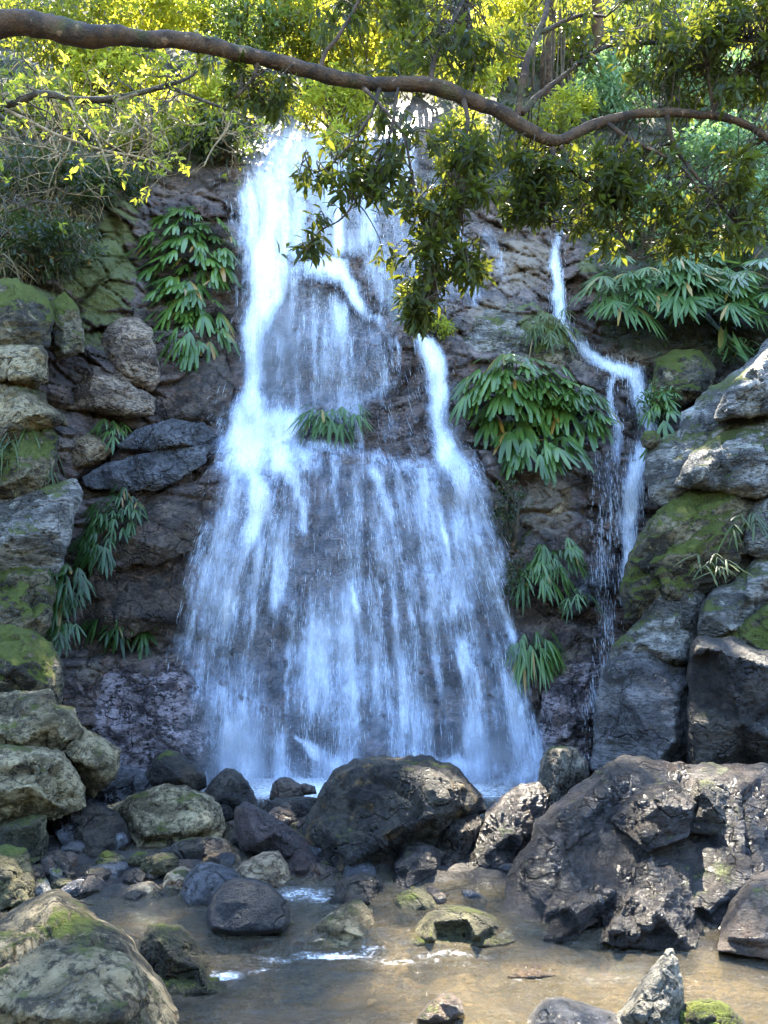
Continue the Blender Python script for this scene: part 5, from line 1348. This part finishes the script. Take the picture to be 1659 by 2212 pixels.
shrub('tall sunlit yellow green bush behind the thick end of the long branch', 150, 60, 190, 120, 12.6, 420, .13, 'mid')
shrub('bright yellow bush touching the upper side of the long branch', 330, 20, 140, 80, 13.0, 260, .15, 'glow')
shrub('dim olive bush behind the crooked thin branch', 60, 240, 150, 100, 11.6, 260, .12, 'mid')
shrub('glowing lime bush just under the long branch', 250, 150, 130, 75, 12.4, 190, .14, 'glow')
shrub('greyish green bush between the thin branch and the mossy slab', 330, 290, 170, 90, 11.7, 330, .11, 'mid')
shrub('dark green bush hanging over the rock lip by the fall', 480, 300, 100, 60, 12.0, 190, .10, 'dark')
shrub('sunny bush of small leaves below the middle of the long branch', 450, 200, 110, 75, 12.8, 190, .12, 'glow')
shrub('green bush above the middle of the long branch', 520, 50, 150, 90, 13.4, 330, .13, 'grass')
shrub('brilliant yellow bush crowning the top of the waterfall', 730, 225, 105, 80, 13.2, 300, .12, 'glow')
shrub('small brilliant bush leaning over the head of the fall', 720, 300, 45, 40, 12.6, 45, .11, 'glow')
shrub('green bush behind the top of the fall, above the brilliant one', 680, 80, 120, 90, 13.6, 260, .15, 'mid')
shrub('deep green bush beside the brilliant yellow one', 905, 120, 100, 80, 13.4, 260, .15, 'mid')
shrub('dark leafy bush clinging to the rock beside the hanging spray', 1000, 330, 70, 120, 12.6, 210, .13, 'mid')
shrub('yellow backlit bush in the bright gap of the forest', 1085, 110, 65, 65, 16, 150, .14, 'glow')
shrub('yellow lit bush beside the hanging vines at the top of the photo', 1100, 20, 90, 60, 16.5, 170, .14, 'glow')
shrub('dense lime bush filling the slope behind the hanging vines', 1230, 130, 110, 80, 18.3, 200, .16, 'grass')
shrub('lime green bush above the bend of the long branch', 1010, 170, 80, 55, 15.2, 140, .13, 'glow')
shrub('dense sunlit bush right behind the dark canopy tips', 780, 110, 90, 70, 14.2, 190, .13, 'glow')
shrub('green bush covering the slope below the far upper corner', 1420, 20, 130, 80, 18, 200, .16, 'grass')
shrub('small yellow bush added over the branch bend for the bright sunlit gap', 1235, 225, 60, 40, 14.5, 90, .12, 'glow')  # bush added to stand for the bright sunlit gap
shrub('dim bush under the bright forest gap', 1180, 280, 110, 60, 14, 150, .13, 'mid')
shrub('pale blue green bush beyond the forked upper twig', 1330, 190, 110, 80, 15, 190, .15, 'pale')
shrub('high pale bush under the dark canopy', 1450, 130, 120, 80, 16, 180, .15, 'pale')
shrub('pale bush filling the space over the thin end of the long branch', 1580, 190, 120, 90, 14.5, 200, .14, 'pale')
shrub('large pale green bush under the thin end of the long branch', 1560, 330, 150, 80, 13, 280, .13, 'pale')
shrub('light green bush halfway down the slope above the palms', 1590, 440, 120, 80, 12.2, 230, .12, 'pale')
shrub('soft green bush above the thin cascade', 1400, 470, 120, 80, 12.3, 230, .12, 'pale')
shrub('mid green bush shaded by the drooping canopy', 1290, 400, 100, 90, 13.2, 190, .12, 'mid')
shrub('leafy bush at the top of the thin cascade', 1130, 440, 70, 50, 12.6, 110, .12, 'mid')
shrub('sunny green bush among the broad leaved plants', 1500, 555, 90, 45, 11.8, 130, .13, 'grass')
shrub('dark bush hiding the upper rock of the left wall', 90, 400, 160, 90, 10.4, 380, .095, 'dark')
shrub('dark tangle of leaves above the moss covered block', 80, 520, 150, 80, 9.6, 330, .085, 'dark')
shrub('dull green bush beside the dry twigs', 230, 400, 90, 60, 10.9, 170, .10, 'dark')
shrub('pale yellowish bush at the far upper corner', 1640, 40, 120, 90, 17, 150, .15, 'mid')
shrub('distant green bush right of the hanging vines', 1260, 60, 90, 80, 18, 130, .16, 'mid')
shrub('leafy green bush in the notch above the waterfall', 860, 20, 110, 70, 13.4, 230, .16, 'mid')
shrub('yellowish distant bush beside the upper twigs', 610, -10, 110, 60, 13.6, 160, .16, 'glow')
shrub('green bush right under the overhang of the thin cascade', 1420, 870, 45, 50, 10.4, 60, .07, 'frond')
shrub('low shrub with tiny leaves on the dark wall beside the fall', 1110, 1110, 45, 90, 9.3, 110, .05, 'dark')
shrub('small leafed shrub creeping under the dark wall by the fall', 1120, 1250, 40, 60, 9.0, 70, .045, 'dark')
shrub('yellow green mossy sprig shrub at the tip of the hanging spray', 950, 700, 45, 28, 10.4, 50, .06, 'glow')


def shade_tree(label, foot, top, rad, crowns, leaf, mat, seed):  # added trees; crowns placed out of view to shade pool and rocks
    rs = np.random.RandomState(seed)
    foot = np.array(foot, float); top = np.array(top, float)
    root = empty('shade_tree', foot); tag(root, label, 'tree', 'added shade trees above the slope')
    g = Geo(); pts = catmull(np.array([foot, foot * .6 + top * .4 + rs.normal(size=3) * .25, top]), 10)
    tube(g, pts, np.linspace(rad, rad * .45, len(pts)), 12, .2, 3)
    t = Geo(); cs = []
    for (x, y, z, rx, ry, rz, n) in crowns:
        d = norm(rs.normal(size=(n, 3))) * (rs.rand(n, 1) ** .4)
        c = np.array([x, y, z]) + d * np.array([rx, ry, rz])
        den = fbm(c * .8 + seed, 3); cs.append(c[den > -.4])
        k = len(pts) - 1 - rs.randint(0, 6)
        tube(t, catmull(np.array([pts[k], (pts[k] + [x, y, z]) / 2 + [0, 0, .2], [x, y, z]]), 6), np.linspace(rad * .4, .03, 13), 7, .2)
    g.build('trunk', BARK, root, foot)
    t.build('limbs', BARK, root, foot)
    c = np.concatenate(cs)
    l = Geo(); rosettes(l, rs, c, norm(rs.normal(size=c.shape)), 10, leaf, leaf * .4, 1, .3, leaf * .6)
    l.build('crown', L[mat], root, foot)


shade_tree('added tree above the left bush slope, crowns out of view to shade the pool', (-6.0, 15.2, 11.5), (-5.2, 14.9, 16.5), .24, [(-6.2, 14.8, 17, 2.2, 1.2, .9, 260), (-3.2, 14.4, 17, 1.9, 1.4, .9, 280)], .17, 'mid', 41)
shade_tree('added tree behind the waterfall crest, crowns out of view to shade pool and boulder', (-.2, 16.2, 13.2), (-.4, 15.2, 16.4), .2, [(-.6, 14.2, 17, 1.5, 1.4, .9, 280), (.9, 15, 17, .7, .8, .7, 100), (-.2, 13.4, 17, 1.2, .8, .6, 210)], .17, 'mid', 43)
shade_tree('added tree above the thin cascade, crowns out of view to dapple the bank rock', (5.5, 16.5, 13.2), (4.8, 15.9, 16.4), .2, [(5.8, 15.2, 17, 1.5, 1.2, .9, 160), (3.2, 15.6, 17, 1.8, .85, .5, 260), (4.2, 17.4, 17, 1.2, .7, .5, 150)], .17, 'mid', 47)

# a pale trunk hung with vines, in the bright gap of the forest
def vine_tree():
    rs = np.random.RandomState(61)
    foot = P(1185, 235, 17.0)
    root = empty('vine_draped_tree', foot); tag(root, 'pale trunk draped with hanging vines in the bright forest gap', 'tree')
    g = Geo(); a = np.array([[1185, 240, 17.0], [1180, 150, 16.8], [1188, 40, 16.8], [1196, -150, 16.9]])
    w = P(a[:, 0], a[:, 1], a[:, 2]); tube(g, catmull(w, 8), np.linspace(.16, .12, 25), 12, .25, 4)
    g.build('trunk', BARK, root, foot)
    v = Geo()
    for k in range(13):
        u = rs.uniform(1140, 1222); y = 16.6 + rs.uniform(-.3, .4); v1 = rs.uniform(150, 215)
        q = np.array([[u + rs.normal() * 3, -60, y], [u + rs.normal() * 5, 60, y], [u + rs.normal() * 5, v1, y]])
        tube(v, catmull(P(q[:, 0], q[:, 1], q[:, 2]), 6), rs.uniform(.012, .03), 5)
    v.build('vines', DTWIG, root, foot)


vine_tree()


# thin crooked branch and dry twigs at the left
def build_side_tree():
    rs = np.random.RandomState(77)
    foot = np.array([-6.2, 7.2, 3.0])
    root = empty('crooked_tree', foot); tag(root, 'slender tree with a thin crooked branch and sunlit sparse leaves below the big branch', 'tree')
    g = Geo(); s = P(-140, 270, 7.0)
    pts = catmull(np.array([[*foot, .09], [-5.6, 7.1, 4.6, .07], [*s, .06]]), 8); tube(g, pts[:, :3], pts[:, 3], 9, .2)
    g.build('trunk', DTWIG, root, foot)
    tips = []
    for s in ([(-140, 270, 9, 7.0), (-20, 240, 8, 7.0), (30, 222, 8, 7.0), (85, 203, 8, 7.0), (120, 206, 8, 7.0), (150, 214, 7, 7.0), (225, 215, 7, 7.0), (300, 201, 6, 7.0), (360, 185, 6, 7.0), (395, 174, 4, 7.0), (432, 152, 2.5, 7.0)],
              [(360, 186, 5, 7.0), (430, 214, 4, 7.0), (500, 240, 3, 7.05), (565, 268, 2, 7.1)],
              [(10, 235, 4, 7.0), (60, 260, 4, 6.9), (130, 294, 3.5, 6.9), (225, 325, 3, 6.9), (320, 344, 2, 6.9), (370, 372, 1.5, 6.9)],
              [(300, 201, 4, 7.0), (250, 222, 3, 6.9), (290, 262, 2.5, 6.9), (340, 300, 2, 6.9)],
              [(150, 214, 4, 7.0), (170, 250, 3, 6.9), (210, 300, 2.5, 6.8), (240, 380, 2, 6.8)],
              [(500, 240, 2.5, 7.05), (490, 280, 2, 7), (460, 320, 2, 7), (440, 360, 1.5, 7)]):
        g = Geo(); w, r = limb(g, s, .15, 7, 7)
        for k in range(4, len(w) - 1, 3):
            twigs(g, rs, w[k], norm(np.array([rs.normal() * .7 + .3, -.2 + rs.normal() * .4, rs.uniform(-.8, .5)])), rs.uniform(.18, .42), min(r[k] * .45, .010), 1, tips, .5, 3)
        g.build('branch', TWIG if s[0][2] < 4.5 else DTWIG, root, foot)
    pos = np.array([t[0] for t in tips]); d = np.array([t[1] for t in tips])
    k = rs.rand(len(pos)) < .24
    g = Geo(); rosettes(g, rs, pos[k], d[k], 6, .072, .029, .9, .2, .02)
    g.build('foliage', L['glow'], root, foot)


build_side_tree()


def dry_shrub(label, u, v, Y, n, ln, seed, mat, leafy=.15):
    rs = np.random.RandomState(seed)
    foot = P(u, v, Y); root = empty('dry_shrub', foot); tag(root, label, 'shrub', 'dry twiggy shrubs on the slope')
    g = Geo(); tips = []
    for k in range(n):
        d = norm(np.array([rs.normal() * .9 + .4, -.35 + rs.normal() * .3, rs.uniform(-.25, .8)]))
        twigs(g, rs, foot + rs.normal(size=3) * .1, d, ln * rs.uniform(.6, 1.1), .013, 2, tips, .55, 3, .03)
    g.build('stems', mat, root, foot)
    pos = np.array([t[0] for t in tips]); d = np.array([t[1] for t in tips]); k = rs.rand(len(pos)) < leafy
    l = Geo(); rosettes(l, rs, pos[k], d[k], 6, .10, .04, .9, .2, .02); l.build('foliage', L['glow'], root, foot)


dry_shrub('tangle of dry tan twigs catching the sun below the crooked branch', 110, 330, 9.6, 11, .95, 81, TWIG)
dry_shrub('dry bush with shining bare twigs left of the mossy slab', 250, 350, 10.0, 8, .8, 82, TWIG)
dry_shrub('bare twigs reaching from the rock lip toward the head of the fall', 470, 290, 11.4, 7, .8, 83, TWIG, .1)
dry_shrub('brown bare twigs against the dark undergrowth at the frame side', 20, 420, 8.9, 7, .7, 84, DTWIG, .05)


# ------------------------------------------------------------------ drooping frond plants
def straps(g, base, d, s, ln, wd, droop, rows=5, tip=.35):
    """strap leaves (N): rows x 3 points, folded along the middle, bending down"""
    n = len(base)
    t = np.linspace(0, 1, rows)
    prof = np.interp(t, [0, .25, .6, .85, 1], [.22, .8, 1, .85, tip])
    d = norm(d); s = norm(s - d * (s * d).sum(1, keepdims=True))
    up = np.cross(s, d)
    V = np.zeros((n, rows, 3, 3))
    for k in range(rows):
        c = base + d * (t[k] * ln)[:, None] + np.array([0, 0, -1]) * (droop * t[k] ** 2 * ln)[:, None]
        for j, x in enumerate((-1, 0, 1)):
            V[:, k, j] = c + s * (x * .5 * wd * prof[k])[:, None] + up * ((-.16 * abs(x)) * wd * prof[k])[:, None]
    o = np.arange(n)[:, None] * rows * 3
    Q = []
    for k in range(rows - 1):
        for j in (0, 1):
            Q.append(o + np.array([k * 3 + j, k * 3 + j + 1, k * 3 + 3 + j + 1, k * 3 + 3 + j]))
    g.add(V.reshape(-1, 3), None, np.concatenate(Q))


FP = 0


def frond_plant(label, region, n, size, mat='frond', lobes=4, fan=.55, width=.21, pet=.5, droop=.5, outy=.75, name='fan_frond_plant', group='drooping frond plants on the cliff', Yoff=.05, lift=.35, tip=.45, cat='plant'):
    """region (u, v, ru, rv[, tilt]): fronds rooted over that patch of the cliff, leaning out of it"""
    global FP
    FP += 1
    rs = np.random.RandomState(500 + FP)
    u0, v0, ru, rv = region[:4]; tilt = region[4] if len(region) > 4 else 0
    a = rs.uniform(0, 6.283, n); r = np.sqrt(rs.rand(n))
    x, y = np.cos(a) * r, np.sin(a) * r
    u = u0 + ru * .86 * x + tilt * y * rv; v = v0 - rv * .1 + rv * .86 * y
    Y = cliff_Y(u, v) - Yoff
    Y = np.minimum(Y, np.median(Y) + .35)
    b = P(u, v, Y)
    foot = P(u0, v0, float(np.median(Y)) + .1)
    root = empty(name, foot); tag(root, label, cat, group)
    out = norm(np.stack([x * .9 + rs.normal(size=n) * .25, -outy + rs.normal(size=n) * .2, lift - y * .35 + rs.normal(size=n) * .2], -1))
    pl = size * pet * rs.uniform(.6, 1.3, n)
    hub = b + out * pl[:, None] + np.array([0, 0, -.12]) * pl[:, None]
    st = Geo()
    for k in range(n):
        tube(st, np.array([foot, b[k], b[k] * .5 + hub[k] * .5 + [0, 0, .06 * pl[k]], hub[k]]), [size * .018, size * .016, size * .013, size * .010], 4)
    k = np.repeat(np.arange(n), lobes)
    ang = np.tile(np.linspace(-1, 1, lobes) if lobes > 1 else np.zeros(1), n) * fan + rs.normal(size=n * lobes) * .07
    axis = norm(out * .75 + np.array([0, 0, -.75]))[k]
    side = norm(np.cross(out, np.array([0, 0, 1.0])) + rs.normal(size=(n, 3)) * .12)[k]
    d = axis * np.cos(ang)[:, None] + side * np.sin(ang)[:, None]
    sc = rs.uniform(.45, 1.2, n)[k] * (1 - .22 * np.abs(ang) / max(fan, .01)) * rs.uniform(.9, 1.08, n * lobes)
    g = Geo()
    straps(g, hub[k], d, np.cross(d, np.cross(side, axis)), size * sc, size * width * sc, droop * (rs.uniform(.3, 1.5, n)[k] + rs.normal(size=n * lobes) * .08), 5, tip)
    st.build('stems', L[mat], root, foot)
    g.build('fronds', L[mat], root, foot)
    return root


frond_plant('large dark glossy fan leaf plant hanging on the rock left of the upper fall', (405, 560, 92, 100), 92, 0.370, lobes=4, droop=.45)
frond_plant('glossy fan leaf plant hanging lowest in the column beside the upper fall', (410, 690, 62, 90, .25), 57, 0.334, lobes=4, droop=.55)
frond_plant('bright drooping fan leaf plant between main fall and thin cascade', (1110, 855, 105, 75), 105, 0.370, 'frond', lobes=4, droop=.45, Yoff=.3)
frond_plant('drooping fan leaf plant whose tips hang over the black hollow by the thin cascade', (1235, 885, 75, 45, .4), 54, 0.352, 'frond', lobes=4, droop=.5, Yoff=.3)
frond_plant('small hanging cluster of broad drooping leaves below the bright fan leaf plant', (1150, 950, 60, 45), 32, 0.370, 'frond', lobes=4, droop=.6, Yoff=.35)
frond_plant('grass like tuft on the green hummock above the bright fan leaf plant', (1190, 720, 40, 40), 40, .28, 'grass', lobes=3, width=.12, droop=.6, Yoff=.35, tip=.1)
frond_plant('pale fan palm beside the upper thin cascade, first of the palm row', (1345, 640, 48, 40), 25, 0.496, 'palm', lobes=9, fan=1.05, width=.11, droop=.35, pet=.7, Yoff=.5, tip=.15, name='fan_palm', group='fan palms above the mossy rocks', cat='palm')
frond_plant('pale fan palm in the middle of the palm row, drooping over a black hollow', (1430, 635, 55, 38), 30, 0.528, 'palm', lobes=9, fan=1.05, width=.11, droop=.38, pet=.7, Yoff=.6, tip=.15, name='fan_palm', group='fan palms above the mossy rocks', cat='palm')
frond_plant('pale fan palm next to the broad leaved plants', (1530, 645, 60, 45), 30, 0.496, 'palm', lobes=9, fan=1.05, width=.11, droop=.4, pet=.7, Yoff=.6, tip=.15, name='fan_palm', group='fan palms above the mossy rocks', cat='palm')
frond_plant('greener fan palm at the very end of the palm row', (1635, 640, 60, 55), 30, 0.480, 'frond', lobes=8, fan=1.0, width=.13, droop=.35, pet=.7, Yoff=.6, tip=.15, name='fan_palm', group='fan palms above the mossy rocks', cat='palm')
frond_plant('pale fan palm higher up behind the palm row', (1490, 600, 70, 30), 23, 0.440, 'palm', lobes=8, fan=1.0, width=.12, droop=.35, pet=.7, Yoff=.4, tip=.15, name='fan_palm', group='fan palms above the mossy rocks', cat='palm')
frond_plant('broad leaved plant with big upright bright leaves above the palms', (1600, 565, 70, 40), 22, .5, 'frond', lobes=1, fan=0, width=.34, droop=.35, pet=.5, Yoff=.5, lift=1.0, tip=.05, name='broad_leaved_plant', group='broad leaved plants on the slope')
frond_plant('small upright broad leaved plant with light leaves over the palm row', (1510, 570, 45, 25), 12, .42, 'grass', lobes=1, fan=0, width=.34, droop=.3, pet=.4, Yoff=.5, lift=1.2, tip=.05, name='broad_leaved_plant', group='broad leaved plants on the slope')
frond_plant('bright green fern below the palm row beside the pale rock slab', (1590, 765, 55, 30), 30, .42, 'palm', lobes=1, fan=0, width=.2, droop=.7, pet=.2, Yoff=.5, lift=.9, tip=.02, name='fern', group='ferns among the rocks', cat='fern')
frond_plant('fern tuft hanging from the mossy stone by the lower thin cascade', (1440, 890, 30, 30), 16, .3, 'frond', lobes=3, width=.2, droop=.6, Yoff=.5, tip=.1, name='fern', group='ferns among the rocks', cat='fern')
frond_plant('leafy green tuft on the rock pile beside the thin cascade', (1432, 968, 28, 16), 26, .2, 'frond', lobes=4, width=.22, droop=.5, Yoff=.95, tip=.1, name='fern', group='ferns among the rocks', cat='fern')
frond_plant('faded tuft of leaves behind the water veil on the middle ledge', (720, 905, 52, 26), 34, .3, 'palm', lobes=3, width=.14, droop=.6, Yoff=.12, tip=.1, name='fern', group='ferns among the rocks', cat='fern')
frond_plant('bright narrow leaved tuft right of the fall, upper one of two', (1205, 1195, 48, 30), 28, .26, 'frond', lobes=4, width=.13, droop=.6, Yoff=.1, tip=.08, name='narrow_leaved_tuft', group='narrow leaved tufts beside the fall')
frond_plant('bright narrow leaved tuft right of the fall, lower one of two', (1165, 1245, 45, 26), 31, .26, 'frond', lobes=4, width=.13, droop=.6, Yoff=.1, tip=.08, name='narrow_leaved_tuft', group='narrow leaved tufts beside the fall')
frond_plant('dense bluish narrow leaved tuft at the right edge of the falling water', (1150, 1400, 24, 30), 34, .28, 'frond', lobes=4, width=.1, droop=.9, Yoff=.12, tip=.05, name='narrow_leaved_tuft', group='narrow leaved tufts beside the fall')
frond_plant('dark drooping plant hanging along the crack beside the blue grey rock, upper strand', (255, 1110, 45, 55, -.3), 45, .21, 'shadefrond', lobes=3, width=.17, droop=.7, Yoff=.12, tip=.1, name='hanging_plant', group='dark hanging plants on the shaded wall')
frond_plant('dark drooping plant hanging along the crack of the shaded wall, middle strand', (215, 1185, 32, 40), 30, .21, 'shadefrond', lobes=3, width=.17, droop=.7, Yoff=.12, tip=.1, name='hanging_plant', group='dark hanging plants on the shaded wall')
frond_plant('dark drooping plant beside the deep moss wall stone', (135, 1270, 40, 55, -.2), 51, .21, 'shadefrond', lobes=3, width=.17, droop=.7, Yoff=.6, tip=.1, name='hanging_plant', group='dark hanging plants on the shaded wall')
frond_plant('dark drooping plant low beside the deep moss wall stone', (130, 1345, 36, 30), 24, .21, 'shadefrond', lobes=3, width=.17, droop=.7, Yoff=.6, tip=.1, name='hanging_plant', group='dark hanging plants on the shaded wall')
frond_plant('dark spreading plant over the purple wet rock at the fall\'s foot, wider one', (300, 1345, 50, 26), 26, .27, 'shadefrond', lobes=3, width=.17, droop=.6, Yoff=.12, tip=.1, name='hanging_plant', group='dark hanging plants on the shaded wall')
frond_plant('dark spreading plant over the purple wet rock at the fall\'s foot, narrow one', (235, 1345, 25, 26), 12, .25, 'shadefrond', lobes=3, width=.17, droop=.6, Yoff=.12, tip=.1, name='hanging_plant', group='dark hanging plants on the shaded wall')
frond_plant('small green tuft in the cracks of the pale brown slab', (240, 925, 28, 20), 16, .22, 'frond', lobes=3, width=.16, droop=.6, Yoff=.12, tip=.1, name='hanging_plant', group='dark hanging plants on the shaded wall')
frond_plant('bamboo like tuft growing on the mossy rock pile', (1545, 1235, 38, 18), 14, .26, 'grass', lobes=2, width=.1, droop=.4, Yoff=1.7, lift=.8, tip=.03, name='narrow_leaved_tuft', group='narrow leaved tufts on the rock pile')
frond_plant('grassy tuft beside the grey standing stone at the photo\'s side edge', (1610, 1140, 28, 34), 14, .26, 'grass', lobes=2, width=.1, droop=.6, Yoff=1.6, tip=.03, name='narrow_leaved_tuft', group='narrow leaved tufts on the rock pile')
frond_plant('thin green tuft beside the blue grey wedge rock', (1245, 1295, 16, 12), 10, .2, 'frond', lobes=3, width=.12, droop=.6, Yoff=.3, tip=.05, name='narrow_leaved_tuft', group='narrow leaved tufts beside the fall')
frond_plant('hanging grass on the rounded green rock', (45, 985, 60, 40), 50, .3, 'grass', lobes=2, width=.07, droop=1.2, Yoff=.7, tip=.03, name='grass_tuft', group='hanging grass', cat='grass')


# ------------------------------------------------------------------ ground cover of the slope
def build_undergrowth():
    rs = np.random.RandomState(900)
    w = VEG.ravel().copy()
    w *= (QQ[:, 0] > -330) & (QQ[:, 0] < 1990) & (QQ[:, 1] > -100)
    A = CLIFFP
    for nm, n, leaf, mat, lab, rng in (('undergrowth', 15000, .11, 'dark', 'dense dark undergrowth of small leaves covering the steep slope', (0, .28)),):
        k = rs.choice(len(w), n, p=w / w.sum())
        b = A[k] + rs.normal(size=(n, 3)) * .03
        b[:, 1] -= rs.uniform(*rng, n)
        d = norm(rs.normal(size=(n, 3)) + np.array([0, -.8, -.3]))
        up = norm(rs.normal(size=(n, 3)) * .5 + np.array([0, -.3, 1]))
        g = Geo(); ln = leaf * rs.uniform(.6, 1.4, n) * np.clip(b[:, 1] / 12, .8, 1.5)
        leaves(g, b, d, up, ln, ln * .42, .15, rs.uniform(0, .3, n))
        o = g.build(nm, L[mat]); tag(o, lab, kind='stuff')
    # dry straw hanging under the left bushes
    m = w * np.exp(-((QQ[:, 0] - 120) / 190) ** 2 - ((QQ[:, 1] - 480) / 150) ** 2)
    n = 1500
    k = rs.choice(len(w), n, p=m / m.sum())
    b = A[k].copy(); b[:, 1] -= rs.uniform(.05, .4, n)
    d = norm(np.stack([rs.normal(size=n) * .7, -.3 + rs.normal(size=n) * .3, -.4 + rs.normal(size=n) * .5], -1))
    g = Geo(); straps(g, b, d, rs.normal(size=(n, 3)), rs.uniform(.15, .4, n), rs.uniform(.006, .014, n), rs.uniform(.2, .9, n), 4, .05)
    o = g.build('dry_grass', L['straw']); tag(o, 'dry straw coloured grass hanging among the dark bushes', kind='stuff')


build_undergrowth()


# unseen wood behind the viewer, added to cut the low sky light
def build_shade_wood():
    rs = np.random.RandomState(950)
    n = 7000
    az = rs.uniform(R(75), R(285), n)
    r = rs.uniform(12, 17, n)
    z = rs.uniform(0, 1, n) ** 1.2 * (6.5 + 2 * np.sin(az * 5))
    b = np.stack([np.sin(az) * r, np.cos(az) * r, z], -1)
    g = Geo()
    d = norm(rs.normal(size=(n, 3))); up = norm(rs.normal(size=(n, 3)) * .6 + np.array([0, 0, 1.0]))
    ln = rs.uniform(.5, 1.1, n)
    leaves(g, b, d, up, ln, ln * .5, .15, .1)
    o = g.build('forest', L['mid']); tag(o, 'unseen wood closing the gorge downstream, added to cut the low sky light', kind='stuff')


build_shade_wood()




# spray hanging in the air where the water strikes
def build_mist():
    m = bpy.data.materials.new('spray_mist'); m.use_nodes = True; t = m.node_tree; t.nodes.clear()
    o = t.nodes.new('ShaderNodeOutputMaterial'); p = t.nodes.new('ShaderNodeVolumePrincipled')
    p.inputs['Color'].default_value = C(.97, .98, 1.0); p.inputs['Anisotropy'].default_value = .2
    tc = t.nodes.new('ShaderNodeTexCoord'); ln = t.nodes.new('ShaderNodeVectorMath'); ln.operation = 'LENGTH'
    mr = t.nodes.new('ShaderNodeMapRange'); mr.interpolation_type = 'SMOOTHSTEP'
    mr.inputs[1].default_value = 1.0; mr.inputs[2].default_value = .0; mr.inputs[3].default_value = 0; mr.inputs[4].default_value = 1.0
    nz = t.nodes.new('ShaderNodeTexNoise'); nz.inputs['Scale'].default_value = 2.6; nz.inputs['Detail'].default_value = 3
    m2 = t.nodes.new('ShaderNodeMapRange'); m2.inputs[1].default_value = .35; m2.inputs[2].default_value = .7; m2.inputs[3].default_value = .15; m2.inputs[4].default_value = 1.5
    mu = t.nodes.new('ShaderNodeMath'); mu.operation = 'MULTIPLY'; mv = t.nodes.new('ShaderNodeMath'); mv.operation = 'MULTIPLY'; mv.inputs[1].default_value = 1.5
    t.links.new(tc.outputs['Object'], ln.inputs[0]); t.links.new(ln.outputs['Value'], mr.inputs[0]); t.links.new(tc.outputs['Object'], nz.inputs['Vector'])
    t.links.new(nz.outputs['Fac'], m2.inputs[0]); t.links.new(mr.outputs[0], mu.inputs[0]); t.links.new(m2.outputs[0], mu.inputs[1])
    t.links.new(mu.outputs[0], mv.inputs[0]); t.links.new(mv.outputs[0], p.inputs['Density']); t.links.new(p.outputs[0], o.inputs['Volume'])
    a = np.linspace(0, np.pi, 9); bb = np.linspace(0, 2 * np.pi, 16, endpoint=False)
    V = np.array([[math.sin(x) * math.cos(y), math.sin(x) * math.sin(y), math.cos(x)] for x in a for y in bb]) * 1.02
    i = np.arange(8)[:, None] * 16; j = np.arange(16)[None]
    Q = np.stack([i + j, i + 16 + j, i + 16 + (j + 1) % 16, i + (j + 1) % 16], -1).reshape(-1, 4)
    me = mesh_np('mist', V, Q, m, True)
    for (u, v, off, rx, ry, rz) in [(500, 1640, .35, .75, .5, .85), (700, 1690, .3, .7, .45, .5), (1060, 1660, .35, .85, .5, .7), (575, 945, .3, .55, .4, .5), (975, 1000, .25, .35, .3, .35), (590, 760, .3, .6, .4, 1.3)]:
        o = put('mist', me, None, P(u, v, float(cliff_Y(u, v)) - off)); o.scale = (rx, ry, rz)
        tag(o, 'soft white spray hanging where the falling water strikes the rock', kind='stuff')


build_mist()
